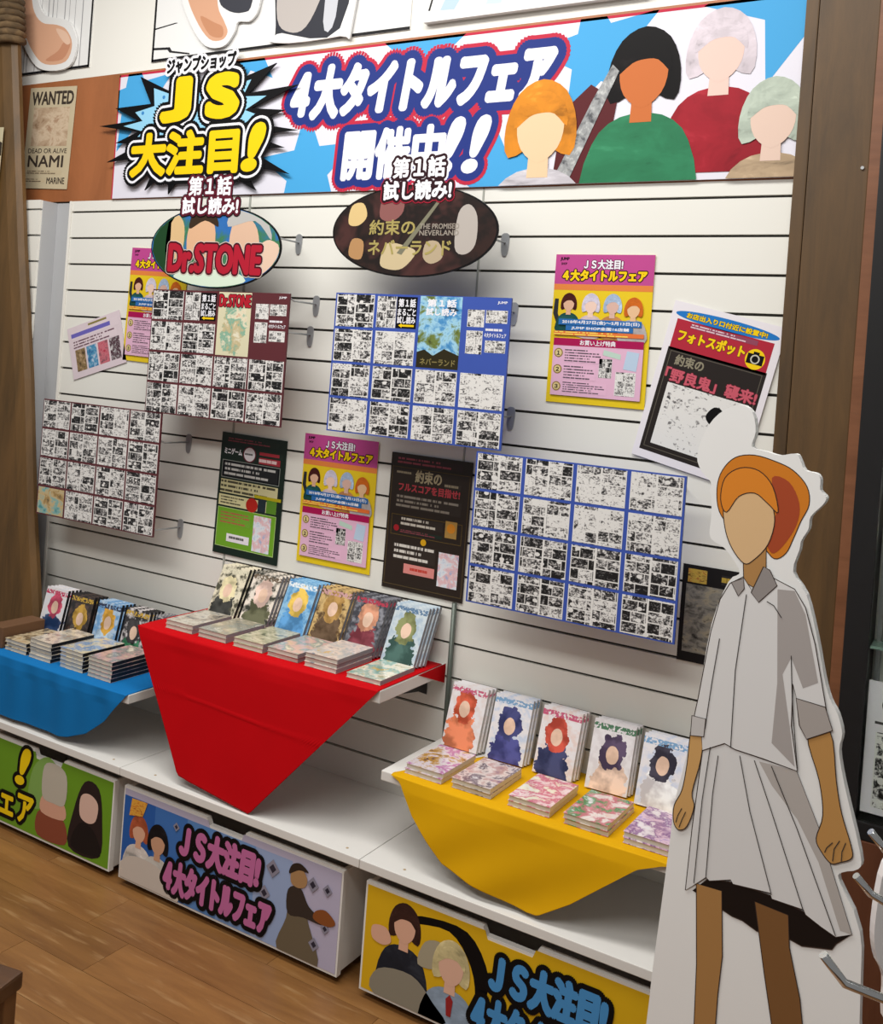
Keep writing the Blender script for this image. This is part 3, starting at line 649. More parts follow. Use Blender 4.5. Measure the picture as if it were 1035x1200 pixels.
# ------------------------------------------------------------------ A3 posters
PINKT = plain('poster_magenta', '#c0488f', rough=.35); PYEL = plain('poster_yellow', '#e9c91e', rough=.35); PPINK = plain('poster_pale_pink', '#e3b5cf', rough=.4); PCRIM = ink('#a81551')
def pink_poster(label, X, Z, turn=0):
    s = Sheet('fair_poster', label, 'poster', X, Z, .288, .414, -.004, turn, thick=.001, mat=PYEL, group='magenta and yellow fair posters')
    s.rect(0, .80, 1, 1, PINKT, 1); s.rect(0, .76, 1, .80, plain('poster_orange', '#e5853f', rough=.35), 1)
    s.text('JUMP', .05, .955, .14, .98, BLK, 2, bold=.0006); s.text('SHOP', .06, .93, .12, .945, BLK, 2, bold=.0003)
    s.text('ＪＳ大注目!', .30, .905, .69, .965, WHT, 2, bold=.0011, outs=[(ink('#6b1c4a'), .002)])
    s.text('４大タイトルフェア', .09, .825, .93, .895, YEL, 2, bold=.0020, outs=[(BLK, .0030)])
    s.poly([(.01, .60), (.02, .70), (.06, .70), (.06, .60), (.1, .54), (.06, .52)], ink('#2f3033'), 2, 'dark_stroke')
    s.bust(.17, .63, .020, '#4a1e1c', '#e0b295', '#1f4f4d', 3); s.bust(.40, .62, .022, '#d6cfe0', '#edcdbd', '#d9c3c6', 8); s.bust(.62, .62, .022, '#a9bdd8', '#d9b3a5', '#c98c57', 8); s.bust(.83, .60, .022, '#cf6a24', '#e6bd94', '#b9b3b4', 13)
    s.rect(.08, .525, .92, .565, ink('#2d6cb0'), 20); s.rect(.16, .488, .84, .522, ink('#2d6cb0'), 20)
    s.text('2018年4月27日(金)〜5月13日(日)', .12, .532, .90, .558, WHT, 21, bold=.0004); s.text('JUMP SHOP全国16店舗', .22, .494, .80, .517, WHT, 21, bold=.0004)
    s.rect(.04, .455, .95, .483, lines('orange_small_print', '#e2702d', '#f4dd59', 2), 20, 'small_print')
    s.rect(.045, .05, .955, .435, PPINK, 19); s.rect(.045, .385, .955, .435, PCRIM, 20); s.text('お買い上げ特典', .32, .393, .68, .427, WHT, 21, bold=.0004)
    for i, v in enumerate((.335, .225, .11)):
        s.oval(.105, v, .045, .031, ink('#8f7335'), 21); s.oval(.105, v, .035, .024, ink('#d9c58c'), 22); s.text('１２３'[i], .09, v - .014, .12, v + .012, BLK, 23, bold=.0006)
    for v0, v1, u1 in ((.275, .365, .56), (.16, .255, .50), (.07, .145, .62)): s.rect(.17, v0, u1, v1, lines('pink_small_print', '#e3b5cf', '#5d4b58', 5), 21, 'small_print')
    s.rect(.53, .185, .66, .31, CMD, 21, 'picture'); s.rect(.70, .075, .90, .23, CML, 21, 'picture'); s.poly([(.56, .335), (.74, .31), (.74, .345), (.57, .37)], ink('#bcd3c6'), 21); s.poly([(.77, .25), (.90, .24), (.92, .36), (.80, .37)], ink('#b9cde3'), 21)
    return s
pink_poster('magenta and yellow fair poster on the right slats above the blue page board', 2.195, 1.792)
pink_poster('magenta and yellow fair poster between the green and brown posters', 1.356, 1.207)
pink_poster('magenta and yellow fair poster half hidden behind the maroon page board', .49, 1.803, 1.5)
# green poster
g = Sheet('game_poster', 'black and green game poster above the red cloth', 'poster', .995, 1.176, .285, .412, -.004, 1, thick=.001, mat=plain('poster_dark_green', '#12251c', rough=.35))
g.rect(.10, .925, .88, .965, lines('red_small_print', '#12251c', '#8c3a48', 2), 1, 'small_print')
g.text('ミニゲーム', .06, .825, .33, .875, WHT, 1, bold=.0009); g.oval(.45, .845, .10, .065, ink('#6f2a3a'), 1); g.oval(.45, .845, .085, .056, PAPER, 2); g.rect(.38, .83, .52, .86, lines('grey_small_print', '#e9e4ea', '#555555', 1), 3, 'small_print')
g.rect(.60, .84, .96, .89, lines('red_heading_print', '#12251c', '#b02c3a', 1, .33, 9), 1, 'small_print'); g.rect(.60, .785, .92, .835, lines('pink_heading_print', '#a82a38', '#e6c9c9', 1, .4, 9), 1, 'small_print')
g.rect(.04, .63, .93, .775, ink('#15181c'), 1); g.frame(.04, .63, .93, .775, .002, ink('#9aa09a'), 2); g.rect(.08, .645, .90, .76, lines('white_small_print', '#15181c', '#c9c9c6', 3), 2, 'small_print')
g.rect(.04, .505, .92, .615, lines('cream_small_print', '#d8d2a0', '#4d4a35', 3), 1, 'small_print'); g.rect(.03, .40, .92, .49, ink('#d8d2a0'), 1); g.rect(.06, .41, .44, .48, lines('cream_small_print', '#d8d2a0', '#4d4a35', 3), 2, 'small_print')
g.oval(.55, .44, .09, .058, ink('#b3281f'), 3); g.rect(.64, .40, .76, .52, ink('#28323a'), 3); g.rect(.77, .40, .92, .52, ink('#5b8a2c'), 3); g.rect(.58, .505, .98, .53, ink('#b9ab1f'), 4)
g.rect(.03, .06, .93, .385, ink('#6fa32c'), 1); g.frame(.03, .06, .93, .385, .002, ink('#b7cf87'), 2); g.rect(.08, .25, .55, .355, lines('green_small_print', '#6fa32c', '#a9613f', 4), 2, 'small_print'); g.rect(.20, .11, .55, .175, PAPER, 3); g.rect(.24, .125, .52, .165, lines('grey_small_print', '#e9e4ea', '#555555', 1), 4, 'small_print'); g.rect(.60, .075, .86, .365, art('pale_blue_coupon', '#c9d3e3', ['#b9c9e0', '#dfe3ea', '#e3b9bd', '#9db3d6'], 3, 3, coat=0), 3, 'picture')
# brown poster
d = Sheet('score_poster', 'dark brown bordered poster with red heading beside the upright pole', 'poster', 1.692, 1.181, .285, .414, -.004, .5, thick=.001, mat=plain('poster_dark_brown', '#2b211b', rough=.35))
d.rect(.08, .92, .88, .975, lines('red_small_print2', '#2b1a1e', '#9a4350', 2), 1, 'small_print'); d.frame(.02, .03, .98, .90, .002, ink('#5c4d33'), 1)
d.text('約束の', .32, .80, .64, .89, ink('#a5987b'), 2, bold=.0012); d.rect(.08, .845, .30, .875, lines('tan_small_print', '#2b211b', '#8d8169', 1), 1, 'small_print'); d.rect(.68, .79, .88, .825, lines('tan_small_print', '#2b211b', '#8d8169', 1), 1, 'small_print')
d.text('フルスコアを目指せ!', .12, .725, .87, .785, ink('#b5434b'), 2, bold=.001); d.rect(.10, .60, .90, .70, lines('tan_small_print3', '#2b211b', '#8d8478', 3), 1, 'small_print')
d.frame(.06, .40, .93, .55, .0015, ink('#6b572f'), 1); d.rect(.18, .47, .70, .54, lines('tan_small_print2', '#2b211b', '#cfc8bb', 2), 2, 'small_print'); d.rect(.73, .44, .87, .56, ink('#b08a4a'), 3, 'card'); d.oval(.80, .51, .05, .034, ink('#d78a2c'), 4); d.oval(.13, .45, .035, .023, ink('#a3242c'), 3); d.rect(.18, .42, .70, .445, lines('red_small_print', '#12251c', '#8c3a48', 2), 2, 'small_print')
d.oval(.48, .375, .035, .024, ink('#d9a520'), 3); d.rect(.12, .22, .64, .345, lines('white_small_print2', '#2b211b', '#d8d2ca', 3), 1, 'small_print'); d.rect(.26, .13, .64, .20, ink('#d98a84'), 2); d.rect(.34, .145, .60, .185, lines('pink_small', '#d98a84', '#c0392b', 1), 3, 'small_print'); d.rect(.68, .085, .92, .33, art('pale_blue_coupon', '#c9d3e3', ['#b9c9e0', '#dfe3ea', '#e3b9bd', '#9db3d6'], 3, 3, coat=0), 3, 'picture')
# photo spot poster
ph = Sheet('photo_spot_poster', 'tilted white edged poster with blue oval, red band and camera picture', 'poster', 2.503, 1.642, .296, .424, -.006, 12.2, thick=.001, mat=PAPER)
ph.oval(.50, .928, .465, .038, ink('#2277c4'), 1); ph.text('お店出入り口付近に設置中!', .14, .912, .86, .945, YEL, 2, bold=.0007, outs=[(ink('#2a2a1c'), .0008)])
ph.rect(.065, .70, .935, .895, ink('#b02a3c'), 1); ph.rect(.20, .855, .80, .885, lines('red_header_print', '#8c3a55', '#e0c3cb', 2), 2, 'small_print'); ph.text('フォトスポット', .115, .765, .715, .835, YEL, 2, bold=.0016, outs=[(ink('#5a1420'), .0012)])
ph.oval(.815, .775, .085, .062, YEL, 2); ph.rect(.745, .745, .885, .805, BLK, 3, 'camera_body'); ph.rect(.79, .80, .84, .82, BLK, 3, 'camera_top'); ph.oval(.815, .775, .04, .028, ink('#c9c6b8'), 4); ph.oval(.815, .775, .028, .02, BLK, 5)
ph.rect(.055, .05, .945, .715, ink('#2a2422'), 1); ph.frame(.085, .075, .915, .695, .002, ink('#5d574d'), 2)
ph.text('約束の', .15, .615, .41, .68, ink('#8d8672'), 3, bold=.001); ph.text('「野良鬼」襲来!', .10, .51, .92, .59, ink('#c85a6a'), 3, bold=.0014, outs=[(ink('#6b2230'), .0012)])
ph.rect(.14, .105, .88, .50, comic('page_print_single', .50, spread=False), 3, 'picture'); ph.poly(spline([(.55, .36), (.60, .43), (.68, .42), (.70, .35), (.64, .31)], 4), BLK, 4, 'ink_blot')
# small flyer and the poster behind the figure
fy = Sheet('coupon_flyer', 'small tilted pale pink flyer with four coloured pictures at the left edge', 'flyer', .195, 1.645, .292, .20, -.004, -17, thick=.0008, mat=plain('pale_pink_paper', '#dfcfd6', rough=.5))
fy.rect(.06, .74, .95, .90, lines('blue_heading_print', '#dfcfd6', '#6a62b8', 1, .34), 1, 'small_print'); fy.rect(.40, .90, .82, .98, lines('olive_heading_print', '#dfcfd6', '#8a7d45', 1, .34), 1, 'small_print'); fy.rect(.08, .56, .9, .72, lines('maroon_small_print', '#dfcfd6', '#6b4a58', 3), 1, 'small_print')
for i, c in enumerate((['#4a3a2c', '#8c7553', '#c9a98a'], ['#2c4a86', '#4d8fb5', '#c3cfe0'], ['#a3203c', '#c9707c', '#5c4a50'], ['#b5b3b5', '#4a2c38', '#d6d3d3'])): fy.rect(.10 + i * .215, .12, .285 + i * .215, .54, art('coupon_picture_%d' % i, c[0], c, i * 3, 3, coat=0), 1, 'picture')
rp = Sheet('grey_comic_poster', 'dark bordered grey picture poster partly behind the cut-out figure', 'poster', 2.62, 1.072, .288, .25, -.004, 0, thick=.001, mat=ink('#1f1d1e'))
rp.rect(.04, .10, .96, .80, art('grey_brown_picture', '#6b6862', ['#3b3936', '#6b6862', '#8f8b82', '#a39a86', '#57504a'], 5, 7, aspect=1, coat=0), 1, 'picture'); rp.rect(.05, .82, .22, .96, art('red_gold_picture', '#a8432c', ['#a8432c', '#cfae4c', '#5d2a20'], 2, 3), 1, 'picture'); rp.rect(.35, .84, .9, .94, lines('gold_small_print', '#1f1d1e', '#b89b3a', 1), 1, 'small_print')

# ------------------------------------------------------------------ slat hooks
def slat_hook(X, i, label, length=.1435):
    z = 2.15 - .1 * i
    r = empty('slat_hook', (X, 0, z)); tag(r, label, 'hook', 'slat wall hooks')
    v, f = slab_data(spline([(-.011, .006), (.011, .006), (.012, -.03), (.008, -.052), (0, -.057), (-.008, -.052), (-.012, -.03)], 3), -.0035, -.0006)
    mesh_obj('back_plate', v, f, METAL, r)
    tube('prong', [(0, -.004, -.018), (0, -length * .8, -.018), (0, -length * .93, -.012), (0, -length, .003)], .003, METAL, r, 8)
    return r
for X, i, lb in ((1.125, 1, 'steel slat hook right of the red lettered oval sign'), (1.215, 3, 'steel slat hook at the top right corner of the upper maroon board'), (1.20, 4, 'steel slat hook right of the upper maroon board'), (1.885, 1, 'steel slat hook right of the dark oval sign'), (1.93, 3, 'steel slat hook at the top right corner of the upper blue board'), (1.945, 6, 'steel slat hook at the bottom right corner of the upper blue board'), (.70, 8, 'steel slat hook right of the lower maroon board near its top'), (.69, 11, 'steel slat hook right of the lower maroon board near its bottom')):
    slat_hook(X, i, lb)

# ------------------------------------------------------------------ decks, drawers, shelves
for i, (a, b_, lb) in enumerate(((.23, .8985, 'left'), (.9005, 1.7985, 'middle'), (1.8005, 2.68, 'right'))):
    dk = empty('deck_shelf', ((a + b_) / 2, -.2, 0))
    tag(dk, {'left': 'white base deck under the blue cloth shelf', 'middle': 'white base deck under the red cloth', 'right': 'white base deck under the yellow cloth shelf'}[lb], 'shelf', 'white base decks')
    kid(box('deck_board', a, b_, -.40, -.001, .336, .36, SHELF, b=.002), dk)
    kid(box('back_support', a + .01, b_ - .01, -.03, -.002, .0, .3355, BLACKM), dk)
    for X in (a + .12, b_ - .06): kid(tube('screw', [(X, -.37, .3598), (X, -.37, .3606)], .004, plain('screw_brass', '#b39b78', rough=.5)), dk)
def drawer(label, x0, x1, yf, face):
    d_ = empty('drawer', ((x0 + x1) / 2, -.2, 0)); tag(d_, label, 'drawer', 'printed drawers under the decks')
    W = x1 - x0; m = (x0 + x1) / 2; zt = .305
    prof = [(x0, .022), (x1, .022), (x1, zt), (m + .075, zt), (m + .065, zt - .02), (m - .065, zt - .02), (m - .075, zt), (x0, zt)]
    kid(mesh_obj('front_panel', *slab_data(prof, yf, yf + .018), SHELF), d_)
    kid(box('side_panel', x0 + .002, x0 + .016, yf + .0185, -.05, .03, zt - .004, SHELF), d_); kid(box('side_panel', x1 - .016, x1 - .002, yf + .0185, -.05, .03, zt - .004, SHELF), d_)
    kid(box('bottom_panel', x0 + .017, x1 - .017, yf + .0185, -.05, .035, .05, SHELF), d_)
    kid(box('back_panel', x0 + .017, x1 - .017, -.062, -.05, .051, zt - .02, SHELF), d_)
    for X in (x0 + .05, x1 - .05):
        for Y in (yf + .06, -.09): kid(tube('caster', [(X - .01, Y, .0175), (X + .01, Y, .0175)], .0175, BLACKM), d_)
    s = Sheet.__new__(Sheet); s.w, s.h = W - .012, zt - .022 - .014; s.root = empty('printed_front', (m, yf - .0012, .022 + .007 + s.h / 2))
    v, f = slab_data([(-s.w / 2, -s.h / 2), (s.w / 2, -s.h / 2), (s.w / 2, s.h / 2), (.068, s.h / 2), (.06, s.h / 2 - .02), (-.06, s.h / 2 - .02), (-.068, s.h / 2), (-s.w / 2, s.h / 2)], 0, .001)
    bpy.data.objects.remove(s.root)
    sh = mesh_obj('printed_front', v, f, face); sh.location = (m, yf - .0012, .022 + .007 + s.h / 2); kid(sh, d_); s.root = sh
    return s
d1 = drawer('drawer with green printed front under the blue cloth shelf', .05 + .20, .868, -.385, plain('print_green', '#6a9a22', rough=.4))
OUT = [(BLK, .013)]
d1.text('フェア', -.02, .10, .40, .42, YEL, 3, bold=.004, outs=OUT); d1.text('!', .27, .55, .33, .98, YEL, 3, bold=.006, outs=OUT, shear=.3)
d1.poly(spline([(.36, .35), (.38, .8), (.5, 1.0), (.6, .8), (.5, .4)], 4), ink('#83a957'), 1)
# two plain generic figures stand in for the printed pictures
d1.poly(spline([(.45, .03), (.44, .30), (.55, .38), (.66, .30), (.67, .05)], 4), ink('#8c4a35'), 2, 'figure_body'); d1.poly(spline([(.47, .32), (.47, .52), (.56, .56), (.65, .50), (.65, .33)], 4), ink('#d9a58c'), 3, 'figure_body'); d1.poly(spline([(.47, .52), (.47, .88), (.56, .95), (.65, .86), (.65, .52), (.56, .48)], 4), ink('#bfb7a8'), 4, 'figure_head')
d1.poly(spline([(.70, .06), (.72, .5), (.79, .88), (.90, .86), (.94, .5), (.93, .08)], 4), ink('#2b2020'), 2, 'figure_hair'); d1.poly(spline([(.77, .48), (.77, .70), (.835, .76), (.90, .68), (.89, .48), (.83, .42)], 4), ink('#dcb8a8'), 3, 'figure_head'); d1.poly(spline([(.72, .08), (.77, .38), (.88, .36), (.94, .1)], 4), ink('#1d1819'), 4, 'figure_body')
d2 = drawer('drawer with blue to lilac printed front and pink lettering under the red cloth', .912, 1.745, -.386, None or plain('print_lilac', '#b9b3cb', rough=.4))
for i, c in enumerate(('#2a5ba5', '#3f6fb3', '#5b86bf', '#7a99c8', '#98a9cd')): d2.rect(0 + (.16 * i), 0, .16 * (i + 1), .93, ink(c), 1, 'colour_band')
PK = ink('#c06a9c')
d2.text('ＪＳ大注目!', .30, .52, .66, .86, PK, 12, bold=.0068, outs=OUT, shear=.08); d2.text('４大タイトルフェア', .23, .08, .72, .42, PK, 12, bold=.0062, outs=OUT, shear=.05)
d2.poly([(.03, .72), (.10, .76), (.12, .93), (.04, .92)], art('parcel_orange', '#c8742a', ['#c8742a', '#e0a53f', '#a34f24'], 2, 4), 9, 'orange_parcel')
d2.bust(.085, .48, .033, '#b0593a', '#dba98c', '#d8cfc8', 2); d2.bust(.185, .44, .036, '#17161a', '#c99a7c', '#cfcac2', 7)
d2.poly(spline([(.0, .0), (.02, .22), (.10, .30), (.22, .25), (.30, .0)], 4), ink('#cbbfb4'), 11, 'figure_body')
d2.poly(spline([(.76, .0), (.79, .35), (.80, .62), (.85, .66), (.88, .4), (.93, .0)], 4), ink('#6d604c'), 8, 'figure_body'); d2.poly(spline([(.795, .40), (.79, .64), (.84, .70), (.88, .55), (.94, .47), (.93, .42), (.86, .42)], 4), ink('#3a302a'), 9, 'figure_body')
d2.poly(spline([(.80, .72), (.80, .84), (.835, .90), (.865, .82), (.86, .73), (.83, .69)], 4), ink('#a98259'), 10, 'figure_head'); d2.poly(spline([(.79, .80), (.80, .90), (.835, .94), (.87, .88), (.83, .87)], 4), ink('#33271f'), 11, 'figure_hair'); d2.poly(spline([(.90, .46), (.91, .54), (.95, .58), (.99, .50), (.97, .44), (.93, .43)], 4), ink('#8a4f28'), 11, 'roast_on_plate')
for u, v, r in ((.72, .78, .03), (.69, .50, .026), (.89, .78, .025), (.95, .78, .02), (.91, .20, .022), (.95, .40, .018), (.27, .80, .016)):
    d2.poly([(u - r, v), (u, v - r * 3.2), (u + r, v), (u, v + r * 3.2)], ink('#8b8797'), 10, 'diamond'); d2.poly([(u - r * .5, v), (u, v - r * 1.6), (u + r * .5, v), (u, v + r * 1.6)], ink('#332f3c'), 11, 'diamond')
d3 = drawer('drawer with yellow printed front and blue lettering beside the cut-out figure', 1.818, 2.66, -.386, plain('print_yellow', '#dcae14', rough=.4))
BL = ink('#4a8fc9')
d3.text('ＪＳ大注目!', .45, .50, .80, .84, BL, 12, bold=.0068, outs=OUT, shear=.06); d3.text('４大タイトルフェア', .40, .08, .92, .42, BL, 12, bold=.0062, outs=OUT, shear=.05)
d3.poly(spline([(.16, .80), (.30, .86), (.38, .62), (.40, .30), (.36, .10), (.42, .28), (.44, .6), (.36, .92), (.2, .9)], 4), BLK, 1, 'brush_stroke')
d3.bust(.145, .62, .040, '#3d2621', '#dcab91', '#23262f', 2); d3.bust(.315, .42, .044, '#cfc08e', '#dfb29a', '#93a5ba', 7)
d3.poly(spline([(.05, .0), (.06, .25), (.18, .32), (.26, .16), (.30, .0)], 4), ink('#8d8676'), 7, 'grey_patch'); d3.poly(spline([(.20, .45), (.22, .68), (.28, .72), (.28, .5)], 4), ink('#a79d85'), 6, 'grey_patch'); d3.poly([(.31, .1), (.325, .1), (.33, .25), (.318, .3), (.305, .25)], ink('#9a2b2b'), 13, 'red_tie')
d3.poly(spline([(.03, .52), (.03, .64), (.08, .66), (.10, .55), (.07, .49)], 4), ink('#dcab91'), 8, 'figure_hand')

def shelf(label, x0, x1, yf, z, t):
    s = empty('wall_shelf', ((x0 + x1) / 2, yf / 2, z)); tag(s, label, 'shelf', 'bracketed wall shelves')
    kid(box('shelf_board', x0, x1, yf, -.003, z - t, z, SHELF, b=.0025), s)
    for X in (x0 + .05, x1 - .06):
        kid(mesh_obj('bracket', *[[(X + (.003 if k else -.003), a, b_) for k in (0, 1) for a, b_ in ((-.002, z - t - .001), (yf + .06, z - t - .001), (yf + .06, z - t - .012), (-.05, z - t - .05), (-.002, z - t - .07))], [(0, 1, 2, 3, 4), (9, 8, 7, 6, 5)] + [(i, i + 5, (i + 1) % 5 + 5, (i + 1) % 5) for i in range(5)]], BLACKM), s)
    return s
ZB, ZR, ZY = .573, .787, .586
shelf('white wall shelf holding books under the blue cloth', .14, .888, -.374, ZB, .028)
shelf('white wall shelf holding books under the red cloth', .893, 1.792, -.348, ZR, .034)
shelf('white wall shelf holding books under the yellow cloth', 1.8185, 2.655, -.356, ZY, .026)

# ------------------------------------------------------------------ cloths
def cloth_mat(name, c, trans=.0):
    m, nt, b = base(name); tc = N(nt, 'ShaderNodeTexCoord')
    no = N(nt, 'ShaderNodeTexNoise'); no.inputs['Scale'].default_value = 7; no.inputs['Detail'].default_value = 4; L(nt, tc.outputs['Object'], no.inputs['Vector'])
    cc = lin(c); L(nt, mixc(nt, no.outputs['Fac'], cc, tuple(x * .86 for x in cc[:3]) + (1,)), b.inputs['Base Color'])
    b.inputs['Roughness'].default_value = .75; b.inputs['Specular IOR Level'].default_value = .1
    w1 = N(nt, 'ShaderNodeTexNoise'); w1.inputs['Scale'].default_value = 900; L(nt, tc.outputs['Object'], w1.inputs['Vector'])
    bp = N(nt, 'ShaderNodeBump'); bp.inputs['Strength'].default_value = .12; bp.inputs['Distance'].default_value = .001
    L(nt, w1.outputs['Fac'], bp.inputs['Height']); L(nt, bp.outputs[0], b.inputs['Normal']); return m
def cloth(name, label, mat, top, hem, z, yf, back, wave, crease=None, tilt=0.0):
    """top: (x0,x1) on the front edge; hem: outline points (x,z) of the lower edge left to right; back: function x -> y where the sheet ends on the shelf"""
    x0, x1 = top; nx, nz = 90, 90
    def hz(x):
        P = [(x0, z)] + hem + [(x1, z)]
        for (a, b), (c, d_) in zip(P, P[1:]):
            if a <= x <= c: return b + (d_ - b) * (x - a) / max(c - a, 1e-6)
        return z
    V, Fc = [], []
    rows = 6
    for i in range(nx + 1):
        x = x0 + (x1 - x0) * i / nx; h = hz(x); yb = back(x)
        for j in range(rows + 1):                       # on the shelf, from the back to the rounded front edge
            t = j / rows; V.append((x, yb + (yf - yb) * t, z + .0018 - (.0015 if j == rows else 0)))
        for j in range(1, nz + 1):                      # hanging part
            t = j / nz; zz = z - (z - h) * t
            dep = (z - zz)
            y = yf - .005 - min(dep, .03) * .12 - tilt * dep - wave(x, dep) * min(1, dep / .05)
            V.append((x, y, zz))
    n = rows + 1 + nz
    for i in range(nx):
        for j in range(n - 1):
            Fc.append((i * n + j, i * n + j + 1, (i + 1) * n + j + 1, (i + 1) * n + j))
    o = mesh_obj(name, V, Fc, mat); smooth(o); o.modifiers.new('thickness', 'SOLIDIFY').thickness = .0012; o.modifiers['thickness'].offset = 1
    return tag(o, label, 'cloth', 'coloured display cloths')
cloth('display_cloth', 'bright blue cloth draped over the left book shelf', cloth_mat('blue_cloth', '#1673b6'), (.145, .885), [(.17, .375), (.60, .378), (.64, .385), (.72, .415), (.80, .475)], ZB, -.376, lambda x: -.02, lambda x, d: .004 * math.sin(x * 55) * math.exp(-d * 6) + .003 * math.sin(x * 21 + 1))
rc = cloth('display_cloth', 'bright red cloth hanging in a point from the middle book shelf', cloth_mat('red_cloth', '#c4040f'), (.886, 1.790), [(1.122, .392), (1.17, .385), (1.412, .3625), (1.445, .40)], ZR, -.350, lambda x: -.02, lambda x, d: .004 * math.sin(x * 9 + 1) + .0015 * math.sin(x * 40) * math.exp(-d * 10) + (.0022 * math.exp(-((d - .165 - (x - 1.1) * .03) / .003) ** 2)), tilt=.07)
fp = mesh_obj('cloth_corner', [(1.7935, -.003, ZR + .002), (1.7935, -.16, ZR + .001), (1.7945, -.006, ZR - .055)], [(0, 1, 2)], rc.data.materials[0], rc)
cloth('display_cloth', 'yellow cloth draped over the right book shelf', cloth_mat('yellow_cloth', '#dfa80a'), (1.855, 2.618), [(1.885, .575), (1.93, .505), (2.03, .415), (2.12, .392), (2.27, .372), (2.30, .374), (2.38, .428), (2.53, .555), (2.585, .578)], ZY, -.359, lambda x: -.35 + min(.34, max(.0, (x - 1.855) * 2.0)), lambda x, d: .003 * math.sin(x * 13) + .006 * d * math.sin(x * 30) + .006 * math.sin((x + d * 1.5) * 24) * d * 3, tilt=.07)

# ------------------------------------------------------------------ books
BW, BH, BT = .113, .175, .0128
PAGES = lines('page_edges', '#c9c3b6', '#e6e1d6', 26, .2, 3.0, 3.0)
BOOKS = {}
def book_meshes(key, front, spine, t):
    k = (key, t)
    if k in BOOKS: return BOOKS[k]
    c = .0009
    cv, cf = merge(box_data(0, BW, 0, c, 0, BH), box_data(0, BW, t - c, t, 0, BH), box_data(BW - c, BW, c, t - c, 0, BH))
    me = bpy.data.meshes.new('cover'); me.from_pydata(cv, [], cf)
    for m in (front, spine): me.materials.append(m)
    for i, p in enumerate(me.polygons): p.material_index = 0 if i < 6 else (0 if i < 12 else 1)
    v, f = box_data(.002, BW - c, c, t - c, .0015, BH - .0015); pg = bpy.data.meshes.new('page_block'); pg.from_pydata(v, [], f); pg.materials.append(PAGES)
    BOOKS[k] = (me, pg); return BOOKS[k]
def book(loc, rot, key, front, spine, label, group, t=BT):
    me, pg = book_meshes(key, front, spine, t)
    r = empty('comic_book', loc, rot); tag(r, label, 'book', group)
    for nm, m_ in (('cover', me), ('page_block', pg)):
        o = bpy.data.objects.new(nm, m_); C.objects.link(o); o.parent = r
    return r
ORD = ['front', 'second', 'third', 'fourth', 'fifth']
PILE = {1: ['only'], 2: ['lower', 'upper'], 3: ['lowest', 'middle', 'top'], 5: ['lowest', 'second lowest', 'middle', 'second highest', 'top']}
WSP = plain('white_spine', '#dcd9d6', rough=.3, coat=.4); BSP = lines('black_spine', '#17171b', '#8d8a86', 3, .5, 5); GSP = lines('grey_spine', '#8f8f95', '#d7d6d6', 4, .45, 5)
def stand(X, yb, z, lean, n, key, front, spine, desc, place, group, yaw=0.0):
    s, c = math.sin(lean), math.cos(lean)
    for k in range(n):
        lb = '%s, leaning %s, %s' % (desc, place, 'front one' if k == 0 else ORD[k] + ' from front')
        book((X + .0035 * k + random.uniform(-.001, .001), yb + k * (BT + .0004) / c, z + BT * s + .0008), (-lean, 0, yaw), key, front, spine, lb, group)
def pile(X, yf, z, n, key, front, spine, desc, place, group):
    for k in range(n):
        lb = '%s, %s%s' % (desc, place, '' if n == 1 else ', %s of pile' % PILE[n][k])
        book((X + random.uniform(-.0015, .0015), yf + random.uniform(-.002, .002), z + (k + 1) * (BT + .0002)), (-math.pi / 2, 0, random.uniform(-.012, .012)), key, front, spine, lb, group)
wht = '#e8e4e6'
YS = [('red-orange', ['#c8502c', '#d9794f', '#efe4dc', '#e7d3c8', '#7d3a30'], '#c75a7a'), ('navy and violet', ['#2b2f6b', '#3d3f86', '#50346e', '#e3d9dc', '#1f1d40'], '#7aa3c9'), ('red-haired navy', ['#c2432c', '#2a3060', '#e8dad2', '#eadfdd', '#b03a44'], '#c75a7a'), ('violet and skin-toned', ['#4a3556', '#e2c2ae', '#e9dcd8', '#a85a48', '#3d7a52'], '#4d7a5a'), ('black and magenta', ['#2a2338', '#e9e2e4', '#efe7e6', '#a8325e', '#3c3450'], '#7aa3c9')]
XS = (1.853, 1.992, 2.138, 2.288, 2.428)
ORDL = ['leftmost', 'second from left', 'third from left', 'fourth from left', 'fifth from left', 'sixth from left']
for i, (nm, cols, band) in enumerate(YS):
    fr = cover('cover_y%d' % i, wht, cols[0], cols[1], ('#e3d8d6', '#c9d3e6', '#e6d2cc', '#dcd6d8', '#cfd6e8')[i], band, i * 2.7 + 1)
    stand(XS[i], -.104 - (.012 if i == 4 else 0), ZY + .003, .31, 3, 'ys%d' % i, fr, WSP, 'comic book, %s and white cover' % nm, 'on yellow shelf', 'books standing on the yellow shelf', yaw=(.0, .04, .0, .05, .0)[i])
YP = [('violet and gold', ['#3a2748', '#b98a3c', '#d9cfd4', '#b56aa0']), ('mauve and brown', ['#7a5a7c', '#b98f8a', '#d8c8c4', '#5f4a58']), ('rose pink', ['#d98fa0', '#e9d2d0', '#c9607a', '#e6e0c8']), ('white, rose and green', ['#e3c0b4', '#e8dcd6', '#c9707a', '#3f8a4c']), ('lilac and pink', ['#a78abf', '#dcb9c9', '#8a5a8c', '#e2d3d6'])]
XP = (1.878, 2.018, 2.180, 2.329, 2.480)
for i, (nm, cols) in enumerate(YP):
    pile(XP[i], -.334, ZY + .003, 2, 'yp%d' % i, art('cover_yp%d' % i, '#e4dde0', cols + ['#e4dde0'], i * 3.3 + 2, 2.6, aspect=1.55), WSP, 'comic book, %s cover' % nm, 'flat on yellow cloth', 'books lying on the yellow shelf')
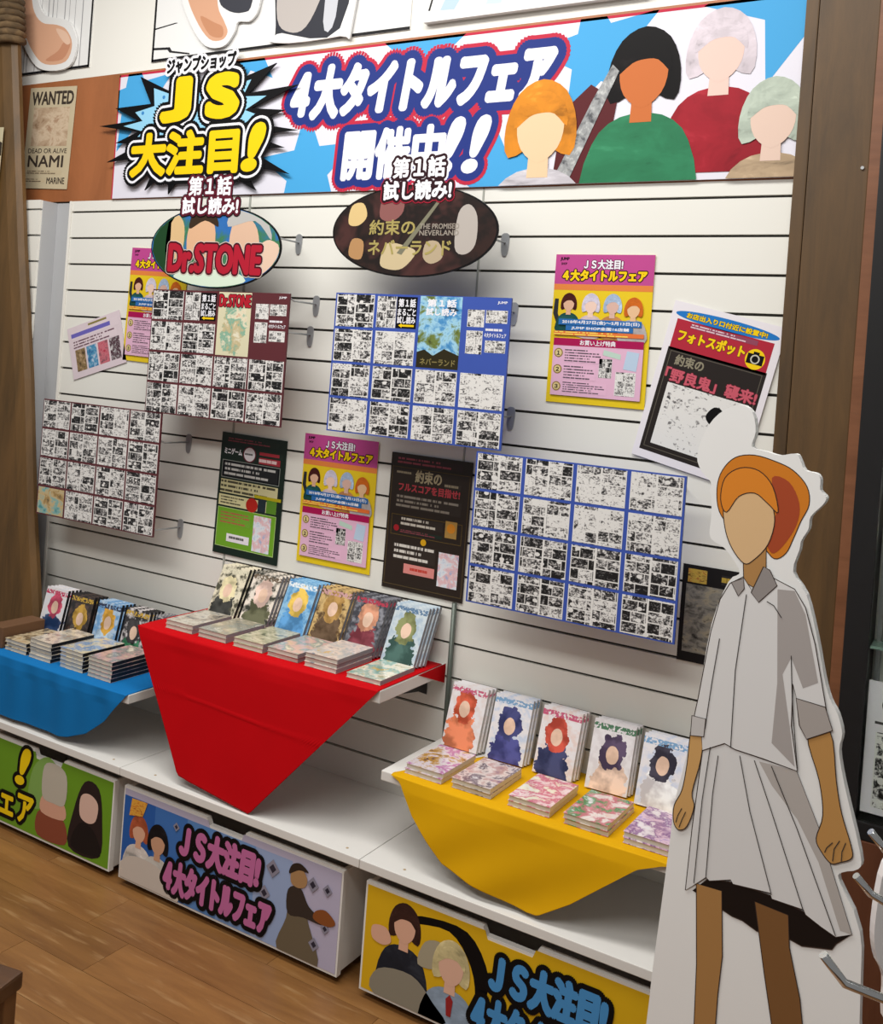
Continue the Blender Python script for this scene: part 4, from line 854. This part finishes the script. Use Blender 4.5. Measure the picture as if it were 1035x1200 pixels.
RS = [('cream and black', ['#2a2a24', '#d8cba0', '#d8a892', '#e6dcc2', '#4c4a3a']), ('blush and olive', ['#5a5a3c', '#e2c0b2', '#c9937f', '#ece0d2', '#33352a']), ('sky blue and gold', ['#4f8fc4', '#dfe8ee', '#d9b44a', '#8fbfe0', '#6f8a4c']), ('brown and ochre', ['#5a4022', '#a9803c', '#7a5a2c', '#cfae72', '#e3ddd0']), ('crimson and grey', ['#7c2434', '#8a8a92', '#c98a6a', '#3a3a42', '#d6cfce']), ('pale blue and olive green', ['#a9bccc', '#7a7f4a', '#31584f', '#c9d3d8', '#4f5a3a'])]
XR = (.962, 1.098, 1.245, 1.375, 1.508, 1.648)
for i, (nm, cols) in enumerate(RS):
    stand(XR[i], -.138, ZR + .003, .43, 4, 'rs%d' % i, cover('cover_r%d' % i, cols[3], cols[2] if i in (2, 4) else cols[1], cols[0] if i != 5 else cols[2], (cols[4], cols[4], cols[0], cols[0], cols[1], cols[0])[i], ('#d9d2b8', '#6a5a48', '#e8eef2', '#c99a9a', '#b03048', '#5a7a9a')[i], i * 1.9 + 4), GSP if i else BSP, 'comic book, %s cover' % nm, 'on red shelf', 'books standing on the red shelf')
RP = [('grey and cream', ['#77767a', '#cfc8b8', '#a89c8c', '#55565a'], 2, .965), ('pale cream', ['#d3c9b4', '#a9a08c', '#8c8f86', '#e2dcce'], 2, 1.102), ('moss green', ['#56624c', '#a9a88a', '#cbc6a8', '#3a4036'], 2, 1.243), ('pale gold and rose', ['#c9b48a', '#d8b0a8', '#9aa39a', '#e3d8c2'], 2, 1.375), ('gold and silver', ['#c8a14c', '#b9b9b9', '#e2cfc2', '#8c8f96'], 3, 1.512), ('gold and teal', ['#c8a858', '#7fa89e', '#e2d8c2', '#8a8f5c'], 1, 1.658)]
for i, (nm, cols, n_, X) in enumerate(RP):
    pile(X, -.318, ZR + .003, n_, 'rp%d' % i, art('cover_rp%d' % i, cols[0], cols, i * 2.2 + 9, 2.6, aspect=1.55), GSP, 'comic book, %s cover' % nm, 'flat on red cloth', 'books lying on the red shelf')
BS = [('white, red and navy', ['#e6e0e2', '#c23a5c', '#22406e', '#e2b48c', '#dfe2ea']), ('black and gold', ['#221f20', '#3d3532', '#b98f2c', '#54423c', '#cfc8be']), ('light blue and amber', ['#6fa0cf', '#dfe6ee', '#d9a02c', '#2a3350', '#b9cfe4']), ('black, peach and green', ['#2a2628', '#d8a884', '#2f7a52', '#3f3a3c', '#d9d2d2']), ('grey and dark blue', ['#5a5c66', '#c9c6c8', '#2f3440', '#8c8a92', '#dcd6d2'])]
XB = (.162, .303, .443, .583, .722)
for i, (nm, cols) in enumerate(BS):
    stand(XB[i], -.155, ZB + .003, .22, 4, 'bs%d' % i, cover('cover_b%d' % i, cols[0], (cols[1], cols[2], cols[2], cols[0], cols[2])[i], (cols[2], cols[1], cols[4], cols[2], cols[0])[i], cols[4] if i != 1 else cols[3], ('#c23a5c', '#c9a23c', '#2a3350', '#c9a23c', '#2f3440')[i], i * 2.3 + 6), BSP, 'comic book, %s cover' % nm, 'on blue shelf', 'books standing on the blue shelf')
BP = [('tan', ['#b9986c', '#d6c4a2', '#7c6a50', '#54605a'], 3, .235), ('orange and grey', ['#c98a4c', '#a8a29a', '#e2d3bc', '#6a5a50'], 5, .362), ('pale grey and blue', ['#c9c6c0', '#7d9cc4', '#dccfae', '#a8a59e'], 5, .516), ('beige and rose', ['#cdbfa2', '#c9a09a', '#8c8a84', '#dfd8c6'], 5, .655)]
for i, (nm, cols, n_, X) in enumerate(BP):
    pile(X, -.337, ZB + .003, n_, 'bp%d' % i, art('cover_bp%d' % i, cols[0], cols, i * 2.9 + 3, 2.6, aspect=1.55), BSP, 'comic book, %s cover' % nm, 'flat on blue cloth', 'books lying on the blue shelf')
bx = empty('book_box', (.188, -.28, ZB + .003)); tag(bx, 'small brown card box with blue patch at the left end of the blue shelf', 'box')
kid(mesh_obj('box_body', *box_data(.152, .226, -.345, -.17, ZB + .003, ZB + .075, .003), plain('brown_card', '#6f4f36', rough=.6)), bx)
kid(box('blue_patch', .165, .205, -.3462, -.3451, ZB + .035, ZB + .065, ink('#41608c')), bx)

# ------------------------------------------------------------------ cut-out figure standing in front (plain faceless stand-in)
BOARD = [(-0.018, 1.63), (0.008, 1.618), (0.017, 1.583), (0.012, 1.556), (0.04, 1.55), (0.064, 1.546), (0.091, 1.552), (0.1, 1.543), (0.11, 1.525), (0.13, 1.522), (0.138, 1.512), (0.139, 1.494), (0.150, 1.483), (0.145, 1.469), (0.126, 1.446), (0.124, 1.424), (0.113, 1.402), (0.111, 1.385), (0.103, 1.345), (0.129, 1.31), (0.151, 1.245), (0.169, 1.177), (0.182, 1.141), (0.196, 1.12), (0.206, 1.089), (0.203, 1.059), (0.216, 1.005), (0.249, 0.902), (0.248, 0.875), (0.223, 0.860), (0.219, 0.843), (0.258, 0.773), (0.268, 0.626), (0.30, 0.0), (-0.135, 0.0), (-0.108, 0.45), (-0.104, 0.546), (-0.093, 0.725), (-0.087, 0.833), (-0.088, 0.864), (-0.083, 0.888), (-0.067, 0.979), (-0.056, 1.066), (-0.053, 1.087), (-0.039, 1.222), (-0.013, 1.305), (0.006, 1.323), (0.001, 1.338), (-0.025, 1.365), (-0.046, 1.374), (-0.056, 1.386), (-0.055, 1.419), (-0.058, 1.454), (-0.062, 1.467), (-0.061, 1.482), (-0.081, 1.5), (-0.092, 1.528), (-0.08, 1.574), (-0.055, 1.61)]
SHAPES = [
    ('hair_print', [(-0.048, 1.473), (-0.040, 1.507), (-0.017, 1.533), (0.018, 1.541), (0.058, 1.534), (0.090, 1.522), (0.116, 1.497), (0.122, 1.466), (0.110, 1.435), (0.100, 1.405), (0.088, 1.375), (0.068, 1.362), (0.044, 1.38), (-0.01, 1.402), (-0.040, 1.43)], '#cf7c26', 1),
    ('hair_shade', [(0.053, 1.504), (0.084, 1.501), (0.105, 1.466), (0.103, 1.428), (0.082, 1.387), (0.063, 1.371), (0.051, 1.397), (0.066, 1.445)], '#a5492b', 1),
    ('neck_print', [(0.011, 1.359), (0.052, 1.385), (0.056, 1.327), (0.039, 1.303), (0.016, 1.311)], '#b0834f', 0),
    ('face_print', [(-0.032, 1.446), (-0.012, 1.468), (0.024, 1.479), (0.052, 1.464), (0.064, 1.429), (0.055, 1.385), (0.032, 1.354), (0.014, 1.344), (-0.011, 1.368), (-0.027, 1.403)], '#d9b486', 1),
    ('fringe_print', [(-0.039, 1.453), (-0.034, 1.493), (-0.006, 1.515), (0.029, 1.514), (0.056, 1.489), (0.069, 1.445), (0.049, 1.458), (0.024, 1.473), (-0.005, 1.463), (-0.026, 1.431)], '#d9842c', 1),
    ('underskirt_print', [(-0.036, 0.73), (-0.009, 0.761), (0.039, 0.773), (0.109, 0.776), (0.169, 0.77), (0.246, 0.765), (0.222, 0.739), (0.216, 0.727), (0.166, 0.712), (0.144, 0.715), (0.106, 0.717), (0.088, 0.705), (0.06, 0.713), (0.041, 0.713)], '#1c1411', 0),
    ('leg_print', [(-0.03, 0.745), (0.019, 0.75), (0.029, 0.636), (0.026, 0.565), (0.026, 0.449), (0.035, 0.30), (0.04, 0.06), (0.0, 0.06), (-0.008, 0.291), (-0.012, 0.43), (-0.018, 0.6)], '#a87c4a', 0),
    ('leg_print', [(0.08, 0.755), (0.14, 0.755), (0.146, 0.701), (0.17, 0.623), (0.187, 0.528), (0.196, 0.36), (0.20, 0.06), (0.155, 0.06), (0.15, 0.33), (0.132, 0.531), (0.106, 0.639)], '#7d5733', 0),
    ('skirt_print', [(-0.037, 0.989), (0.004, 1.014), (0.024, 1.009), (0.135, 1.005), (0.18, 0.92), (0.246, 0.765), (0.221, 0.75), (0.196, 0.757), (0.169, 0.767), (0.165, 0.774), (0.11, 0.771), (0.106, 0.78), (0.039, 0.77), (0.034, 0.776), (-0.005, 0.759), (-0.012, 0.763), (-0.05, 0.725), (-0.046, 0.842)], '#dad8d7', 0),
    ('skirt_shade', [(0.069, 1.001), (0.135, 1.005), (0.18, 0.92), (0.246, 0.765), (0.227, 0.764), (0.184, 0.863), (0.143, 0.923), (0.095, 0.966)], '#b3aca7', 0),
    ('arm_print', [(0.15, 1.070), (0.187, 1.087), (0.203, 1.008), (0.215, 0.959), (0.234, 0.911), (0.237, 0.89), (0.219, 0.876), (0.204, 0.869), (0.187, 0.883), (0.177, 0.902), (0.185, 0.944), (0.175, 1.0)], '#b98a50', 1),
    ('arm_print', [(-0.061, 1.02), (-0.039, 1.02), (-0.039, 0.971), (-0.051, 0.907), (-0.045, 0.882), (-0.056, 0.842), (-0.072, 0.83), (-0.083, 0.842), (-0.084, 0.872), (-0.071, 0.905), (-0.065, 0.955)], '#cda065', 1),
    ('shirt_print', [(-0.009, 1.303), (0.015, 1.32), (0.035, 1.296), (0.055, 1.333), (0.109, 1.316), (0.13, 1.288), (0.151, 1.229), (0.179, 1.118), (0.137, 1.102), (0.118, 1.152), (0.121, 1.079), (0.137, 1.005), (0.076, 1.008), (0.024, 1.009), (0.004, 1.014), (-0.037, 0.989), (-0.041, 1.015), (-0.063, 1.012), (-0.053, 1.081), (-0.038, 1.209), (-0.025, 1.271)], '#dcdad9', 0),
    ('shirt_shade', [(0.079, 1.31), (0.109, 1.313), (0.131, 1.276), (0.146, 1.22), (0.161, 1.165), (0.136, 1.149), (0.112, 1.197), (0.099, 1.164), (0.118, 1.079), (0.132, 1.011), (0.089, 1.04), (0.091, 1.147)], '#a8a19e', 0),
    ('collar_print', [(0.051, 1.345), (0.063, 1.341), (0.078, 1.316), (0.047, 1.28), (0.032, 1.295)], '#938c89', 0),
    ('collar_print', [(-0.006, 1.306), (0.016, 1.318), (0.019, 1.299), (0.009, 1.284)], '#9d9693', 0),
    ('cuff_print', [(0.126, 1.129), (0.176, 1.127), (0.191, 1.091), (0.149, 1.064), (0.135, 1.084)], '#a9a19c', 0),
    ('cuff_print', [(-0.062, 1.047), (-0.035, 1.048), (-0.036, 1.015), (-0.062, 1.01)], '#c5c1bf', 0)]
# seams and pleats as thin printed lines
def stroke(pts, wd=.0016):
    a = []; b_ = []
    for i, p in enumerate(pts):
        q = pts[min(i + 1, len(pts) - 1)]; o = pts[max(i - 1, 0)]
        dx, dz = q[0] - o[0], q[1] - o[1]; l_ = math.hypot(dx, dz); nx_, nz_ = -dz / l_ * wd / 2, dx / l_ * wd / 2
        a.append((p[0] + nx_, p[1] + nz_)); b_.append((p[0] - nx_, p[1] - nz_))
    return a + b_[::-1]
SEAMS = [[(.205, .905), (.196, .893), (.193, .884)], [(.216, .912), (.208, .895), (.207, .874)], [(.226, .912), (.221, .895), (.221, .879)], [(-.06, .868), (-.066, .852), (-.071, .835)], [(-.068, .872), (-.075, .856), (-.078, .842)], [(-0.006, 0.989), (-0.011, 0.917), (-0.012, 0.763)], [(-.022, 1.0), (-.030, .9), (-.034, .745)], [(0.034, 1.001), (0.06, 0.909), (0.109, 0.779)], [(0.061, 1.001), (0.098, 0.922), (0.165, 0.774)], [(0.092, 1.0), (0.144, 0.908), (0.221, 0.753)], [(.024, 1.29), (.014, 1.15), (.016, 1.01)], [(.112, 1.20), (.120, 1.12), (.137, 1.01)], [(.062, 1.285), (.075, 1.28), (.09, 1.262)], [(-.02, 1.20), (-.028, 1.12), (-.035, 1.03)]]
st = empty('figure_standee', (2.79, -.74, 0), (0, 0, math.atan2(-.14834, .98894)))
tag(st, 'life-size white cut-out board figure in white shirt and pleated skirt', 'cardboard cut-out')
mesh_obj('board', *slab_data(spline(BOARD, 3), 0, .014), BOARDW, st)
def ring(P, y, wd=.0017):
    P = clean(P); n_ = len(P); V = []
    for i in range(n_):
        o, q = P[i - 1], P[(i + 1) % n_]; dx, dz = q[0] - o[0], q[1] - o[1]; l_ = math.hypot(dx, dz) or 1
        for k in (-.5, .5): V.append((P[i][0] - dz / l_ * wd * k, y, P[i][1] + dx / l_ * wd * k))
    return V, [(2 * i, 2 * i + 1, 2 * ((i + 1) % n_) + 1, 2 * ((i + 1) % n_)) for i in range(n_)]
for i, (nm, P, m, sm) in enumerate(SHAPES): mesh_obj(nm, *flat_data(spline(P, 4) if sm else P, -LAY * (i + 1)), ink(m), st)
for i, (nm, P, m, sm) in enumerate(SHAPES):
    if 'shade' not in nm: mesh_obj('outline', *ring(spline(P, 4) if sm else P, -LAY * (i + 1.5)), ink('#3a2c26'), st)
for P in SEAMS: mesh_obj('seam_line', *flat_data(stroke(P), -LAY * (len(SHAPES) + 1)), ink('#3a3532'), st)
mesh_obj('back_stay', *merge(box_data(.06, .075, .0145, .30, 0, .02), ([(.06, .0145, .02), (.075, .0145, .02), (.075, .0145, .9), (.06, .0145, .9), (.06, .30, .0), (.075, .30, .0)], [(0, 1, 2, 3), (0, 3, 4), (1, 5, 2), (3, 2, 5, 4), (0, 4, 5, 1)])), plain('grey_card', '#9d9993', rough=.7), st)

# ------------------------------------------------------------------ hook rack and package at the lower right, stool at the lower left
rk = empty('hook_rack', (3.28, -1.73, 0)); tag(rk, 'chrome hook rack reaching in at the lower right edge', 'rack')
rz = math.atan2(.5156, .8536)
def rel(o): o.parent = rk; o.matrix_parent_inverse = Matrix.Translation(-rk.location); return o
H1 = [(3.136, -1.819, 1.246), (3.151, -1.81, 1.226), (3.19, -1.787, 1.212), (3.285, -1.73, 1.205)]
H2 = [(3.153, -1.809, 1.306), (3.163, -1.802, 1.293), (3.185, -1.789, 1.280), (3.285, -1.73, 1.272)]
H3 = [(3.160, -1.804, 1.339), (3.172, -1.797, 1.324), (3.188, -1.787, 1.316), (3.285, -1.73, 1.310)]
for Hh in (H1, H2, H3):
    rel(tube('hook', Hh, .0034 if Hh is H1 else .0028, CHROME, n=12))
rel(tube('rack_post', [(3.287, -1.729, .0), (3.287, -1.729, 1.75)], .012, CHROME, n=14))
rel(mesh_obj('rack_foot', *tube_data([(3.287, -1.729, 0), (3.287, -1.729, .02)], .16, 28), BLACKM))
pk = empty('hanging_package', (3.176, -1.574, 1.155)); tag(pk, 'clear and blue plastic package hanging by the chrome hooks', 'package')
def kid2(o): o.parent = pk; return o
ur = Vector((.8536, .5156, 0)); 
def pk_slab(name, P, y0, y1, m):
    v, f = slab_data(P, y0, y1); o = mesh_obj(name, v, f, m, pk); o.rotation_euler = (0, 0, rz); return o
pm, nt, bb = base('milky_plastic'); bb.inputs['Base Color'].default_value = lin('#d9d4d2'); bb.inputs['Roughness'].default_value = .25; bb.inputs['Coat Weight'].default_value = .5
pk_slab('bag', spline([(-.030, .075), (-.036, .02), (-.032, -.01), (-.022, -.03), (-.014, -.075), (.05, -.08), (.05, .08), (-.01, .085)], 4), -.004, .006, pm)
pk_slab('blue_header', [(-.026, .078), (-.020, .078), (-.004, -.02), (-.010, -.02)], -.0055, -.0042, ink('#3f9cc4'))
so = empty('wooden_stool', (1.46, -1.47, 0), (0, 0, math.radians(12))); tag(so, 'small dark wooden stool at the lower left corner', 'stool')
STW = wood('dark_walnut', '#3f2817', '#5a3c24', 'x', 3, .45, 6)
mesh_obj('seat', *box_data(-.17, .17, -.17, .17, .365, .40, .006), STW, so)
for a in (-1, 1):
    for b_ in (-1, 1): mesh_obj('leg', *box_data(a * .145 - .018, a * .145 + .018, b_ * .145 - .018, b_ * .145 + .018, 0, .3645, .003), wood('brown_walnut', '#5c3d22', '#7a5432', 'z', 3, .45, 6) if 'brown_walnut' not in MATS else MATS['brown_walnut'], so)
